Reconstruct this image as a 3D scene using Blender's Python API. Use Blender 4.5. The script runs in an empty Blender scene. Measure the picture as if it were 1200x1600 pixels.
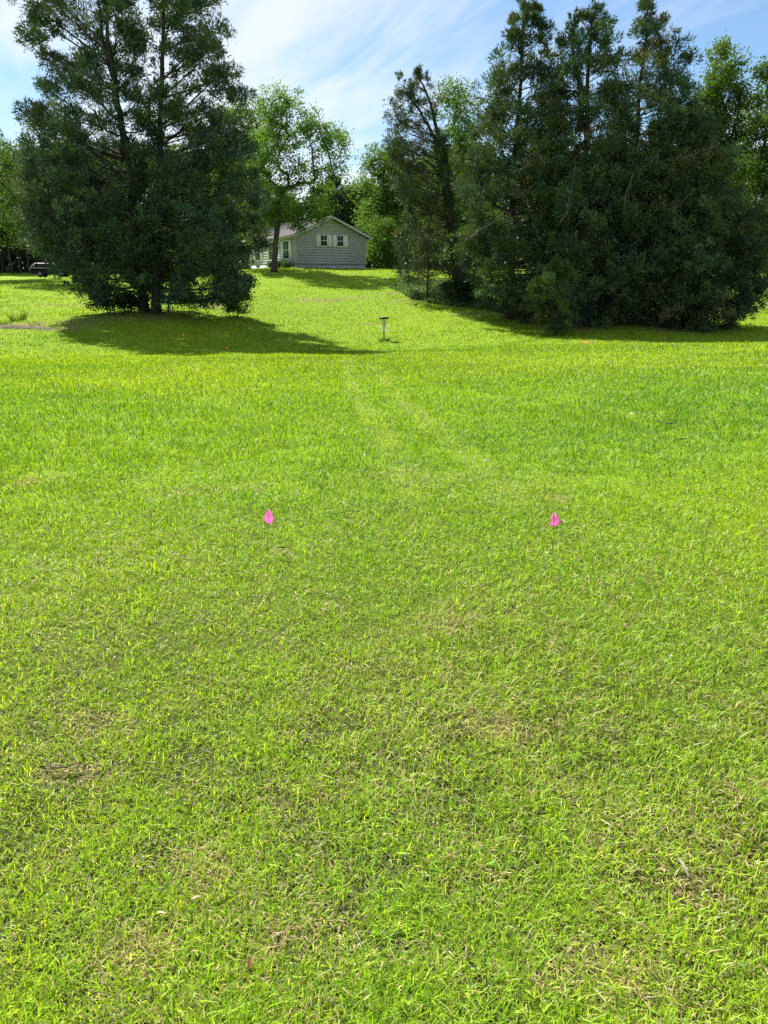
import bpy, math, random
import numpy as np

# ------------------------------------------------------------------ camera, sky, sun, exposure
SC = bpy.context.scene
COL = SC.collection
PITCH = math.radians(17.2)
FPX = 1164.0
EYE = 1.6
SUN_ELEV = math.radians(49.0)
SUN_H = np.array([-0.60, 0.80]); SUN_H /= np.linalg.norm(SUN_H)      # horizontal direction towards the sun

cam_d = bpy.data.cameras.new('camera'); cam = bpy.data.objects.new('camera', cam_d); COL.objects.link(cam)
cam_d.sensor_fit = 'VERTICAL'; cam_d.sensor_height = 36.0; cam_d.lens = 18.0 / (800.0 / FPX)
cam_d.clip_start = 0.05; cam_d.clip_end = 6000
cam.location = (0, 0, EYE); cam.rotation_euler = (math.pi / 2 - PITCH, 0, 0)
SC.camera = cam

world = bpy.data.worlds.new('World'); SC.world = world; world.use_nodes = True
wn, wl = world.node_tree.nodes, world.node_tree.links
wn.clear()
w_out = wn.new('ShaderNodeOutputWorld'); w_bg = wn.new('ShaderNodeBackground'); w_bg.inputs['Strength'].default_value = 0.069
sky = wn.new('ShaderNodeTexSky'); sky.sky_type = 'NISHITA'; sky.sun_disc = False
sky.sun_elevation = SUN_ELEV
sky.sun_rotation = math.atan2(SUN_H[0], SUN_H[1])
sky.air_density = 1.1; sky.dust_density = 0.1; sky.ozone_density = 2.5
tc = wn.new('ShaderNodeTexCoord'); sep = wn.new('ShaderNodeSeparateXYZ'); wl.new(tc.outputs['Generated'], sep.inputs[0])
def wmath(op, a, b=None, c=None):
    n = wn.new('ShaderNodeMath'); n.operation = op
    for i, v in enumerate((a, b, c)):
        if v is None: continue
        if isinstance(v, (int, float)): n.inputs[i].default_value = v
        else: wl.new(v, n.inputs[i])
    return n.outputs[0]
zz = wmath('ADD', wmath('MAXIMUM', sep.outputs[2], 0.0), 0.12)
cu = wmath('DIVIDE', sep.outputs[0], zz); cv = wmath('DIVIDE', sep.outputs[1], zz)
comb = wn.new('ShaderNodeCombineXYZ'); wl.new(cu, comb.inputs[0]); wl.new(cv, comb.inputs[1])
def cloud(rot, sx, sy, scale, detail, rough, dist, off):
    m0 = wn.new('ShaderNodeMapping'); wl.new(comb.outputs[0], m0.inputs['Vector']); m0.inputs['Rotation'].default_value = (0, 0, rot)
    mp = wn.new('ShaderNodeMapping'); wl.new(m0.outputs[0], mp.inputs['Vector'])
    mp.inputs['Scale'].default_value = (sx, sy, 1); mp.inputs['Location'].default_value = off
    nz = wn.new('ShaderNodeTexNoise'); wl.new(mp.outputs[0], nz.inputs['Vector'])
    nz.inputs['Scale'].default_value = scale; nz.inputs['Detail'].default_value = detail
    nz.inputs['Roughness'].default_value = rough; nz.inputs['Distortion'].default_value = dist
    return nz.outputs['Fac']
c_big = cloud(-1.9, 0.6, 1.0, 0.8, 4, 0.55, 0.4, (1.9, 6.1, 0))
c_wisp = cloud(-2.05, 0.35, 1.5, 2.0, 7, 0.62, 0.9, (0.4, 5.2, 0))
mr = wn.new('ShaderNodeMapRange'); mr.interpolation_type = 'SMOOTHSTEP'
wl.new(wmath('ADD', wmath('MULTIPLY', c_big, 0.62), wmath('MULTIPLY', c_wisp, 0.38)), mr.inputs[0])
mr.inputs[1].default_value = 0.38; mr.inputs[2].default_value = 0.60; mr.inputs[3].default_value = 0.0; mr.inputs[4].default_value = 0.8
mixw = wn.new('ShaderNodeMix'); mixw.data_type = 'RGBA'
wl.new(mr.outputs[0], mixw.inputs[0]); tint = wn.new('ShaderNodeMix'); tint.data_type = 'RGBA'; tint.blend_type = 'MULTIPLY'; tint.inputs[0].default_value = 1.0; tint.inputs[7].default_value = (0.85, 0.95, 1.03, 1); wl.new(sky.outputs[0], tint.inputs[6]); wl.new(tint.outputs[2], mixw.inputs[6]); mixw.inputs[7].default_value = (6.9, 7.15, 7.4, 1)
wl.new(mixw.outputs[2], w_bg.inputs['Color']); wl.new(w_bg.outputs[0], w_out.inputs['Surface'])

sun_d = bpy.data.lights.new('sun', 'SUN'); sun_d.energy = 5.0; sun_d.angle = math.radians(0.53); sun_d.color = (1.0, 0.95, 0.86)
sun = bpy.data.objects.new('sun', sun_d); COL.objects.link(sun)
from mathutils import Vector
sdir = Vector((SUN_H[0] * math.cos(SUN_ELEV), SUN_H[1] * math.cos(SUN_ELEV), math.sin(SUN_ELEV)))
sun.rotation_euler = sdir.to_track_quat('Z', 'Y').to_euler(); sun.location = (-40, 45, 60)

SC.view_settings.view_transform = 'Standard'; SC.view_settings.look = 'None'
SC.view_settings.exposure = 1.1; SC.view_settings.gamma = 1.0; SC.view_settings.use_curve_mapping = False
SC.render.engine = 'CYCLES'
cy = SC.cycles
cy.max_bounces = 7; cy.diffuse_bounces = 3; cy.glossy_bounces = 2; cy.transmission_bounces = 4; cy.transparent_max_bounces = 4
cy.sample_clamp_indirect = 4.0; cy.use_denoising = False
try: cy.denoiser = 'OPENIMAGEDENOISE'
except Exception: pass

RNG = np.random.default_rng(7)
random.seed(7)

# ------------------------------------------------------------------ helpers
CP, SP = math.cos(PITCH), math.sin(PITCH)
def at(px, v, Y):
    """the point at distance Y seen at photograph pixel (px, v)"""
    a, b = (px - 600.0) / FPX, (800.0 - v) / FPX
    t = Y / (CP + b * SP)
    return np.array([a * t, Y, EYE + t * (-SP + b * CP)])
def ppm(Y, z=0.0):
    return FPX / (Y * CP - (z - EYE) * SP)

def vnoise(x, y, scale, seed=0):
    x = np.asarray(x, float) / scale; y = np.asarray(y, float) / scale
    xi = np.floor(x).astype(np.int64); yi = np.floor(y).astype(np.int64)
    fx = x - xi; fy = y - yi; fx = fx * fx * (3 - 2 * fx); fy = fy * fy * (3 - 2 * fy)
    def hsh(i, j):
        n = (i * 374761393 + j * 668265263 + seed * 2246822519) & 0xFFFFFFFF
        n = ((n ^ (n >> 13)) * 1274126177) & 0xFFFFFFFF
        return ((n ^ (n >> 16)) & 0xFFFF) / 65535.0
    a = hsh(xi, yi); b = hsh(xi + 1, yi); c = hsh(xi, yi + 1); d = hsh(xi + 1, yi + 1)
    return (a * (1 - fx) + b * fx) * (1 - fy) + (c * (1 - fx) + d * fx) * fy
def fbm(x, y, scale, seed=0, n=3):
    s, w, t = 0, 1.0, 0
    for k in range(n):
        s = s + w * vnoise(x, y, scale / 2 ** k, seed + k * 17); t += w; w *= 0.55
    return s / t
def sstep(a, b, x):
    t = np.clip((np.asarray(x, float) - a) / (b - a), 0, 1); return t * t * (3 - 2 * t)

def make_mesh(name, V, F, col=None, smooth=False):
    V = np.ascontiguousarray(V, np.float32)
    if not isinstance(F, (list, tuple)): F = [F]
    F = [np.asarray(f, np.int32) for f in F if len(f)]
    me = bpy.data.meshes.new(name)
    me.vertices.add(len(V)); me.vertices.foreach_set('co', V.ravel())
    nl = sum(f.size for f in F); npoly = sum(len(f) for f in F)
    me.loops.add(nl); me.loops.foreach_set('vertex_index', np.concatenate([f.ravel() for f in F]))
    me.polygons.add(npoly)
    tot = np.concatenate([np.full(len(f), f.shape[1], np.int32) for f in F])
    st = np.concatenate([[0], np.cumsum(tot)[:-1]]).astype(np.int32)
    me.polygons.foreach_set('loop_start', st); me.polygons.foreach_set('loop_total', tot)
    if smooth: me.polygons.foreach_set('use_smooth', np.ones(npoly, bool))
    if col is not None:
        ca = me.color_attributes.new('Col', 'FLOAT_COLOR', 'POINT')
        c4 = np.ones((len(V), 4), np.float32); c4[:, :3] = col
        ca.data.foreach_set('color', c4.ravel())
    me.update(calc_edges=True); me.validate()
    return me
def link(name, me, mat, parent=None):
    o = bpy.data.objects.new(name, me); COL.objects.link(o)
    if mat is not None: me.materials.append(mat)
    if parent is not None: o.parent = parent
    return o
def thing(name, loc, label, cat, group=None, rz=0.0):
    o = bpy.data.objects.new(name, None); COL.objects.link(o)
    o.location = [float(c) for c in loc]; o.rotation_euler = (0, 0, rz); o.empty_display_size = 0.2
    return tag(o, label, cat, group)
def tag(o, label=None, cat=None, group=None, kind=None):
    if label: o['label'] = label
    if cat: o['category'] = cat
    if group: o['group'] = group
    if kind: o['kind'] = kind
    return o

class Buf:
    """collects verts, tris, quads"""
    def __init__(s): s.v = []; s.t = []; s.q = []; s.c = []; s.n = 0
    def add(s, V, T=None, Q=None, C=None):
        V = np.asarray(V, float)
        if T is not None and len(T): s.t.append(np.asarray(T) + s.n)
        if Q is not None and len(Q): s.q.append(np.asarray(Q) + s.n)
        s.v.append(V); s.n += len(V)
        if C is not None: s.c.append(np.broadcast_to(np.asarray(C, float), (len(V), 3)))
    def mesh(s, name, off=(0, 0, 0), smooth=False):
        F = []
        if s.t: F.append(np.concatenate(s.t))
        if s.q: F.append(np.concatenate(s.q))
        return make_mesh(name, np.concatenate(s.v) - np.asarray(off), F, np.concatenate(s.c) if s.c else None, smooth)
    def box(s, x0, x1, y0, y1, z0, z1, C=None):
        V = [(x, y, z) for z in (z0, z1) for y in (y0, y1) for x in (x0, x1)]
        s.add(V, Q=[(0, 2, 3, 1), (4, 5, 7, 6), (0, 1, 5, 4), (2, 6, 7, 3), (0, 4, 6, 2), (1, 3, 7, 5)], C=C)
    def tube(s, P, R, sides=6, C=None, caps=True):
        P = np.asarray(P, float); R = np.broadcast_to(np.asarray(R, float), (len(P),))
        T = np.gradient(P, axis=0); T /= np.linalg.norm(T, axis=1)[:, None] + 1e-9
        ref = np.array([0, 0, 1.0]) if abs(T[0][2]) < 0.9 else np.array([1.0, 0, 0])
        A = np.cross(T, ref); A /= np.linalg.norm(A, axis=1)[:, None] + 1e-9
        B = np.cross(T, A)
        an = np.arange(sides) * 2 * math.pi / sides
        V = (P[:, None] + (A[:, None] * np.cos(an)[None, :, None] + B[:, None] * np.sin(an)[None, :, None]) * R[:, None, None]).reshape(-1, 3)
        i = np.arange(len(P) - 1)[:, None] * sides; j = np.arange(sides)[None]; k = (j + 1) % sides
        Q = np.stack([i + j, i + k, i + sides + k, i + sides + j], -1).reshape(-1, 4)
        T3 = None
        if caps:
            n = len(P) * sides
            V = np.vstack([V, P[:1], P[-1:]])
            T3 = [(n, (a + 1) % sides, a) for a in range(sides)] + [(n + 1, n - sides + a, n - sides + (a + 1) % sides) for a in range(sides)]
        s.add(V, T=T3, Q=Q, C=C)
    def lathe(s, prof, center, sides=20, C=None):
        c = np.asarray(center, float); an = np.arange(sides) * 2 * math.pi / sides
        V = np.array([[c[0] + r * math.cos(a), c[1] + r * math.sin(a), c[2] + z] for r, z in prof for a in an])
        Q = [(i * sides + j, i * sides + (j + 1) % sides, (i + 1) * sides + (j + 1) % sides, (i + 1) * sides + j) for i in range(len(prof) - 1) for j in range(sides)]
        s.add(V, Q=Q, C=C)
    def prism(s, poly, axis, a, b, C=None):
        """poly of 2-D points extruded along axis 0/1/2 from a to b"""
        n = len(poly); V = []
        for w in (a, b):
            for p in poly:
                q = list(p); q.insert(axis, w); V.append(q)
        base = s.n
        s.add(V, Q=[(i, (i + 1) % n, n + (i + 1) % n, n + i) for i in range(n)], C=C)
        s.t.append(np.array([(0, i, i + 1) for i in range(1, n - 1)] + [(n, n + i + 1, n + i) for i in range(1, n - 1)]) + base)

# ------------------------------------------------------------------ materials
def mat_new(name):
    m = bpy.data.materials.new(name); m.use_nodes = True; m.node_tree.nodes.clear()
    return m, m.node_tree.nodes, m.node_tree.links
def plain(name, color, rough=0.6, metal=0.0, var=0.15, scale=8.0, bump=0.0, spec=0.4):
    m, n, l = mat_new(name)
    o = n.new('ShaderNodeOutputMaterial'); b = n.new('ShaderNodeBsdfPrincipled')
    t = n.new('ShaderNodeTexCoord'); z = n.new('ShaderNodeTexNoise'); z.inputs['Scale'].default_value = scale; z.inputs['Detail'].default_value = 5
    l.new(t.outputs['Object'], z.inputs['Vector'])
    r = n.new('ShaderNodeMapRange'); r.inputs[1].default_value = 0.25; r.inputs[2].default_value = 0.75; r.inputs[3].default_value = 1 - var; r.inputs[4].default_value = 1 + var
    l.new(z.outputs['Fac'], r.inputs[0])
    mx = n.new('ShaderNodeMix'); mx.data_type = 'RGBA'; mx.blend_type = 'MULTIPLY'; mx.inputs[0].default_value = 1.0
    mx.inputs[6].default_value = (*color, 1); l.new(r.outputs[0], mx.inputs[7]); l.new(mx.outputs[2], b.inputs['Base Color'])
    b.inputs['Roughness'].default_value = rough; b.inputs['Metallic'].default_value = metal; b.inputs['Specular IOR Level'].default_value = spec
    if bump:
        bp = n.new('ShaderNodeBump'); bp.inputs['Strength'].default_value = bump; bp.inputs['Distance'].default_value = 0.03
        l.new(z.outputs['Fac'], bp.inputs['Height']); l.new(bp.outputs[0], b.inputs['Normal'])
    l.new(b.outputs[0], o.inputs[0]); return m
def leafy(name, trans=0.45, tint=(1.25, 1.2, 0.5), gloss=0.06, rough=0.45):
    """leaf or blade: colour from the Col attribute, part of the light passes through"""
    m, n, l = mat_new(name)
    o = n.new('ShaderNodeOutputMaterial'); at_ = n.new('ShaderNodeAttribute'); at_.attribute_name = 'Col'
    d = n.new('ShaderNodeBsdfDiffuse'); t = n.new('ShaderNodeBsdfTranslucent'); g = n.new('ShaderNodeBsdfGlossy'); g.inputs['Roughness'].default_value = rough
    g.inputs['Color'].default_value = (0.9, 0.95, 0.9, 1)
    l.new(at_.outputs['Color'], d.inputs['Color'])
    mx = n.new('ShaderNodeMix'); mx.data_type = 'RGBA'; mx.blend_type = 'MULTIPLY'; mx.inputs[0].default_value = 1.0
    l.new(at_.outputs['Color'], mx.inputs[6]); mx.inputs[7].default_value = (*tint, 1); l.new(mx.outputs[2], t.inputs['Color'])
    s1 = n.new('ShaderNodeMixShader'); s1.inputs[0].default_value = trans; l.new(d.outputs[0], s1.inputs[1]); l.new(t.outputs[0], s1.inputs[2])
    s2 = n.new('ShaderNodeMixShader'); s2.inputs[0].default_value = gloss; l.new(s1.outputs[0], s2.inputs[1]); l.new(g.outputs[0], s2.inputs[2])
    l.new(s2.outputs[0], o.inputs[0]); return m
def bark(name, c1, c2):
    m, n, l = mat_new(name)
    o = n.new('ShaderNodeOutputMaterial'); b = n.new('ShaderNodeBsdfPrincipled'); b.inputs['Roughness'].default_value = 0.9; b.inputs['Specular IOR Level'].default_value = 0.15
    t = n.new('ShaderNodeTexCoord'); mp = n.new('ShaderNodeMapping'); mp.inputs['Scale'].default_value = (9, 9, 1.4); l.new(t.outputs['Object'], mp.inputs[0])
    z = n.new('ShaderNodeTexNoise'); z.inputs['Scale'].default_value = 1.6; z.inputs['Detail'].default_value = 6; l.new(mp.outputs[0], z.inputs['Vector'])
    r = n.new('ShaderNodeValToRGB'); r.color_ramp.elements[0].color = (*c1, 1); r.color_ramp.elements[1].color = (*c2, 1)
    r.color_ramp.elements[0].position = 0.35; r.color_ramp.elements[1].position = 0.68
    l.new(z.outputs['Fac'], r.inputs[0]); l.new(r.outputs[0], b.inputs['Base Color'])
    bp = n.new('ShaderNodeBump'); bp.inputs['Strength'].default_value = 0.7; bp.inputs['Distance'].default_value = 0.05; l.new(z.outputs['Fac'], bp.inputs['Height']); l.new(bp.outputs[0], b.inputs['Normal'])
    l.new(b.outputs[0], o.inputs[0]); return m
def ground_mat():
    m, n, l = mat_new('turf_soil')
    o = n.new('ShaderNodeOutputMaterial'); b = n.new('ShaderNodeBsdfPrincipled'); b.inputs['Roughness'].default_value = 0.95; b.inputs['Specular IOR Level'].default_value = 0.1
    a = n.new('ShaderNodeAttribute'); a.attribute_name = 'Col'
    t = n.new('ShaderNodeTexCoord')
    z = n.new('ShaderNodeTexNoise'); z.inputs['Scale'].default_value = 45; z.inputs['Detail'].default_value = 6; z.inputs['Roughness'].default_value = 0.7; l.new(t.outputs['Object'], z.inputs['Vector'])
    z2 = n.new('ShaderNodeTexNoise'); z2.inputs['Scale'].default_value = 3.0; z2.inputs['Detail'].default_value = 8; z2.inputs['Roughness'].default_value = 0.75; l.new(t.outputs['Object'], z2.inputs['Vector'])
    r = n.new('ShaderNodeMapRange'); r.inputs[1].default_value = 0.3; r.inputs[2].default_value = 0.7; r.inputs[3].default_value = 0.55; r.inputs[4].default_value = 1.4; l.new(z.outputs['Fac'], r.inputs[0])
    r2 = n.new('ShaderNodeMapRange'); r2.inputs[1].default_value = 0.3; r2.inputs[2].default_value = 0.7; r2.inputs[3].default_value = 0.8; r2.inputs[4].default_value = 1.2; l.new(z2.outputs['Fac'], r2.inputs[0])
    mm = n.new('ShaderNodeMath'); mm.operation = 'MULTIPLY'; l.new(r.outputs[0], mm.inputs[0]); l.new(r2.outputs[0], mm.inputs[1])
    mx = n.new('ShaderNodeMix'); mx.data_type = 'RGBA'; mx.blend_type = 'MULTIPLY'; mx.inputs[0].default_value = 1.0
    l.new(a.outputs['Color'], mx.inputs[6]); l.new(mm.outputs[0], mx.inputs[7]); l.new(mx.outputs[2], b.inputs['Base Color'])
    bp = n.new('ShaderNodeBump'); bp.inputs['Strength'].default_value = 0.8; bp.inputs['Distance'].default_value = 0.03; l.new(z.outputs['Fac'], bp.inputs['Height']); l.new(bp.outputs[0], b.inputs['Normal'])
    l.new(b.outputs[0], o.inputs[0]); return m
def glass_mat():
    m, n, l = mat_new('window_glass')
    o = n.new('ShaderNodeOutputMaterial'); b = n.new('ShaderNodeBsdfPrincipled')
    b.inputs['Base Color'].default_value = (0.012, 0.015, 0.017, 1); b.inputs['Roughness'].default_value = 0.05; b.inputs['Specular IOR Level'].default_value = 0.6
    t = n.new('ShaderNodeTexCoord'); z = n.new('ShaderNodeTexNoise'); z.inputs['Scale'].default_value = 2.0; l.new(t.outputs['Object'], z.inputs['Vector'])
    bp = n.new('ShaderNodeBump'); bp.inputs['Strength'].default_value = 0.05; l.new(z.outputs['Fac'], bp.inputs['Height']); l.new(bp.outputs[0], b.inputs['Normal'])
    l.new(b.outputs[0], o.inputs[0]); return m

M = dict(
    ground=ground_mat(), grass=leafy('grass_blade', 0.5, (1.3, 1.25, 0.35), 0.022, 0.45),
    cedar=leafy('cedar_foliage', 0.22, (1.2, 1.1, 0.5), 0.03, 0.5), leaf=leafy('broad_leaf', 0.5, (1.2, 1.3, 0.5), 0.02, 0.55),
    cover=leafy('ground_cover_leaf', 0.4, (1.2, 1.2, 0.6), 0.02, 0.5),
    cbark=bark('cedar_bark', (0.025, 0.022, 0.020), (0.085, 0.074, 0.066)), dbark=bark('grey_bark', (0.035, 0.03, 0.025), (0.11, 0.095, 0.08)),
    dead=bark('dead_wood', (0.08, 0.07, 0.06), (0.18, 0.16, 0.135)),
    siding=plain('grey_siding', (0.40, 0.385, 0.42), 0.6, var=0.08, scale=.6), trim=plain('grey_trim', (0.50, 0.49, 0.52), 0.55, var=0.06),
    white=plain('white_paint', (0.80, 0.80, 0.86), 0.5, var=0.06), roof=plain('asphalt_shingle', (0.05, 0.046, 0.047), 0.9, var=0.35, scale=14, bump=0.5),
    found=plain('foundation_block', (0.36, 0.37, 0.36), 0.9, var=0.25, scale=4, bump=0.4), glass=glass_mat(),
    carpaint=plain('dark_blue_paint', (0.010, 0.014, 0.022), 0.45, var=0.05, spec=0.35), chrome=plain('chrome', (0.75, 0.76, 0.78), 0.18, 1.0, 0.03), rubber=plain('tyre_rubber', (0.02, 0.02, 0.02), 0.85),
    alloy=plain('alloy_wheel', (0.20, 0.20, 0.21), 0.35, 0.8), red=plain('red_tail_light', (0.45, 0.012, 0.015), 0.2, spec=0.7), plate=plain('plate_white', (0.7, 0.7, 0.68), 0.4),
    black=plain('black_coating', (0.012, 0.013, 0.014), 0.45), steel=plain('galvanised_steel', (0.55, 0.56, 0.57), 0.5, 0.3, 0.12, 30),
    blue=plain('blue_plastic', (0.015, 0.09, 0.36), 0.4, var=0.1), wire=plain('flag_wire', (0.10, 0.10, 0.11), 0.5, 0.6),
    dirt=plain('bare_soil', (0.10, 0.085, 0.05), 0.95, var=0.45, scale=9, bump=0.8), straw=plain('dry_straw', (0.5, 0.42, 0.26), 0.9, var=0.2, scale=20),
    pale=plain('bleached_husk', (0.40, 0.35, 0.25), 0.8, var=0.12, scale=40), leafbrown=plain('brown_dead_leaf', (0.28, 0.10, 0.035), 0.6, var=0.3, scale=60),
    stick=plain('dark_twig', (0.075, 0.058, 0.045), 0.9, var=0.3, scale=30), orange=plain('orange_flag', (0.9, 0.32, 0.05), 0.5, var=0.05),
)
def flag_mat():
    m, n, l = mat_new('pink_flag_vinyl')
    o = n.new('ShaderNodeOutputMaterial'); d = n.new('ShaderNodeBsdfDiffuse'); t = n.new('ShaderNodeBsdfTranslucent')
    tcn = n.new('ShaderNodeTexCoord'); z = n.new('ShaderNodeTexNoise'); z.inputs['Scale'].default_value = 25; l.new(tcn.outputs['Object'], z.inputs['Vector'])
    r = n.new('ShaderNodeValToRGB'); r.color_ramp.elements[0].color = (0.96, 0.36, 0.68, 1); r.color_ramp.elements[1].color = (0.98, 0.46, 0.75, 1); l.new(z.outputs['Fac'], r.inputs[0])
    l.new(r.outputs[0], d.inputs['Color']); l.new(r.outputs[0], t.inputs['Color'])
    s = n.new('ShaderNodeMixShader'); s.inputs[0].default_value = 0.68; l.new(d.outputs[0], s.inputs[1]); l.new(t.outputs[0], s.inputs[2]); l.new(s.outputs[0], o.inputs[0]); return m
M['pink'] = flag_mat()

# ------------------------------------------------------------------ terrain
CTRL = [(-8, -12, .25), (8, -12, .2), (0, -4, .05), (0, 0, 0), (0, 2.5, 0), (-4, 3, .0), (4, 3, .02), (0, 5, 0), (-7, 6, -.02), (7, 6, .05), (-16, 0, .1), (16, 0, .3),
        (0, 10, -.16), (-9, 11, -.2), (9, 11, -.06), (-16, 12, -.1), (18, 12, .3), (0, 20, -.72), (-12, 20, -.62), (12, 20, -.35), (26, 20, .3), (-26, 20, -.2)]
for p in [(600, 556, 31), (450, 557, 31), (780, 549, 31.5), (960, 539, 32), (1180, 537, 32.5), (1300, 534, 33), (280, 560, 31), (60, 562, 30), (-150, 560, 30),
          (600, 550, 38.5), (450, 551, 38), (300, 541, 40), (780, 540, 39), (960, 536.5, 38), (1180, 533, 38),
          (600, 533, 44.5), (450, 517, 47), (780, 522, 45), (960, 520, 44), (1150, 522, 44), (1300, 515, 45),
          (100, 522, 42), (0, 512, 44), (240, 490, 48), (100, 488, 52), (0, 478, 55), (-200, 478, 55),
          (600, 498, 52), (420, 492, 53), (700, 487, 53), (520, 468, 60), (400, 465, 60), (640, 462, 59), (720, 466, 57), (820, 478, 54), (1000, 480, 56), (1190, 485, 58),
          (520, 440, 70), (430, 437, 70), (640, 438, 69), (730, 434, 72), (900, 440, 72), (1180, 462, 68), (250, 455, 66), (100, 458, 66), (0, 458, 64),
          (440, 419, 83), (520, 420, 83), (572, 420.5, 87), (650, 424, 84), (740, 426, 84), (1000, 425, 90), (1250, 440, 85), (250, 431, 86), (100, 434, 90), (0, 437, 92), (-200, 440, 90),
          (60, 433.5, 101), (140, 432, 101)]:
    CTRL.append(tuple(at(*p)))
CTRL += [(x, 125, 3.0) for x in (-70, -35, 0, 35, 70)] + [(-75, 60, .8), (75, 60, 2.0), (-60, 20, -.2), (60, 20, .6), (-70, 95, 2.4), (75, 95, 3)]
CTRL = np.array(CTRL, float)
def _phi(d2): return 0.5 * d2 * np.log(d2 + 1e-9)
def _fit(C, lam):
    n = len(C); d2 = ((C[:, None, :2] - C[None, :, :2]) ** 2).sum(-1)
    A = np.zeros((n + 3, n + 3)); A[:n, :n] = _phi(d2) + lam * np.eye(n)
    A[:n, n] = 1; A[:n, n + 1:] = C[:, :2]; A[n, :n] = 1; A[n + 1:, :n] = C[:, :2].T
    return np.linalg.solve(A, np.concatenate([C[:, 2], np.zeros(3)]))
_W = _fit(CTRL, 1.0)
def height(x, y):
    x = np.atleast_1d(np.asarray(x, float)).ravel(); y = np.atleast_1d(np.asarray(y, float)).ravel()
    out = np.empty(len(x))
    for i in range(0, len(x), 60000):
        xs, ys = x[i:i + 60000], y[i:i + 60000]
        xc = np.clip(xs, -78, 78); yc = np.clip(ys, -12, 128)
        d2 = (xc[:, None] - CTRL[None, :, 0]) ** 2 + (yc[:, None] - CTRL[None, :, 1]) ** 2
        out[i:i + 60000] = _phi(d2) @ _W[:-3] + _W[-3] + _W[-2] * xc + _W[-1] * yc
    far = sstep(85, 170, np.hypot(x, y - 30))
    out = out * (1 - far) + 3.0 * far
    lump = (vnoise(x, y, 1.7, 3) - .5) * 0.05 + (vnoise(x, y, 5.0, 4) - .5) * 0.12
    return out + lump * sstep(4, 14, np.hypot(x, y)) * (1 - far)
def H(x, y): return float(height([x], [y])[0])

# worn and dirt areas: (px, v, Y, radius x, radius y, strength)
SPOTS = []
def spot(px, v, rx, ry, s, Y=None):
    if Y is None:      # march the ray to the ground
        for Y in np.concatenate([np.arange(1.0, 12, .05), np.arange(12, 95, .25)]):
            p = at(px, v, Y)
            if p[2] <= H(p[0], Y): break
    p = at(px, v, Y); SPOTS.append((p[0], Y, rx, ry, s)); return p
for a in [(440, 866, .09, .12, .9), (425, 828, .05, .06, .6), (110, 1222, .16, .08, 1.0), (150, 1135, .18, .12, .75), (640, 745, .7, .6, .16), (820, 760, .7, .4, .16), (560, 820, .5, .4, .1),
          (700, 970, .25, .2, .4), (780, 1150, .2, .15, .5), (1070, 1400, .08, .08, .8), (215, 1515, .15, .1, .5), (330, 1360, .15, .12, .4), (900, 1560, .2, .1, .4), (480, 1470, .12, .1, .4), (600, 1240, .15, .1, .35),
          (870, 780, .2, .15, .5), (50, 755, .25, .25, .5), (300, 770, .6, .25, .4), (30, 508, 2.2, .9, .85), (90, 514, 2.0, .8, .6), (160, 500, 3.5, 1.6, .5), (100, 476, 3, 1.5, .3),
          (500, 470, 3.0, 1.0, .55), (560, 466, 2.0, .8, .4), (615, 458, 1.4, .8, .7), (650, 470, 2.2, .9, .55), (760, 490, 2.5, 1.0, .45), (330, 478, 3.0, 2.0, .7), (240, 492, 4.0, 2.0, .6), (580, 506, .8, .5, .5), (900, 510, 4, 3, .6), (1050, 510, 4, 3, .6)]:
    spot(*a)
def polyw(x, y, P, w):
    best = np.full(len(x), 1e9)
    for (ax, ay), (bx, by) in zip(P[:-1], P[1:]):
        dx, dy = bx - ax, by - ay; t = np.clip(((x - ax) * dx + (y - ay) * dy) / (dx * dx + dy * dy), 0, 1)
        best = np.minimum(best, np.hypot(x - ax - t * dx, y - ay - t * dy))
    return 1 - sstep(w * .4, w, best)
def ground_xy(px, v):
    for Y in np.concatenate([np.arange(1.0, 12, .05), np.arange(12, 95, .25)]):
        p = at(px, v, Y)
        if p[2] <= H(p[0], Y): return (p[0], Y)
    return (p[0], 40.)
TR1 = [ground_xy(*q) for q in ((543, 562), (548, 600), (570, 640), (600, 680), (625, 730), (640, 790))]
TR2 = [ground_xy(*q) for q in ((588, 572), (605, 605), (640, 640), (690, 680), (740, 720), (800, 790))]
def wear(x, y):
    """0..1: how much of the turf is dry or worn at a place"""
    w = np.zeros(len(x))
    for sx, sy, rx, ry, s in SPOTS:
        d = np.hypot((x - sx) / rx, (y - sy) / ry) + (vnoise(x, y, min(rx, ry) * .7, 31) - .5) * .9
        w = np.maximum(w, s * (1 - sstep(.35, 1.15, d)))
    return np.clip(w, 0, 1)
def track(x, y):
    return np.maximum(polyw(x, y, TR1, .22), polyw(x, y, TR2, .22)) * (.25 + .75 * vnoise(x, y, .7, 5))

def axis(lo, hi, dense_lo, dense_hi, step, grow):
    a = list(np.arange(dense_lo, dense_hi + 1e-6, step)); s = step
    while a[-1] < hi: s *= grow; a.append(a[-1] + s)
    s = step
    while a[0] > lo: s *= grow; a.insert(0, a[0] - s)
    return np.array(a)
gx = axis(-2500, 2500, -30, 30, .36, 1.16); gy = axis(-400, 4000, -1, 70, .36, 1.13)
GX, GY = np.meshgrid(gx, gy); gxx, gyy = GX.ravel(), GY.ravel()
gz = height(gxx, gyy)
gw = wear(gxx, gyy)
g1 = fbm(gxx, gyy, 6.0, 51); g2 = vnoise(gxx, gyy, 1.1, 53)
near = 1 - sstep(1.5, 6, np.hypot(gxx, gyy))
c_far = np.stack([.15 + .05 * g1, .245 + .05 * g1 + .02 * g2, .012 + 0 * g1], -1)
c_near = np.stack([.042 + .02 * g2, .052 + .02 * g2, .012 + 0 * g2], -1)  # close soil darkened: shade in the gaps between blades painted into its colour
gc = c_far * (1 - near)[:, None] + c_near * near[:, None]
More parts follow.
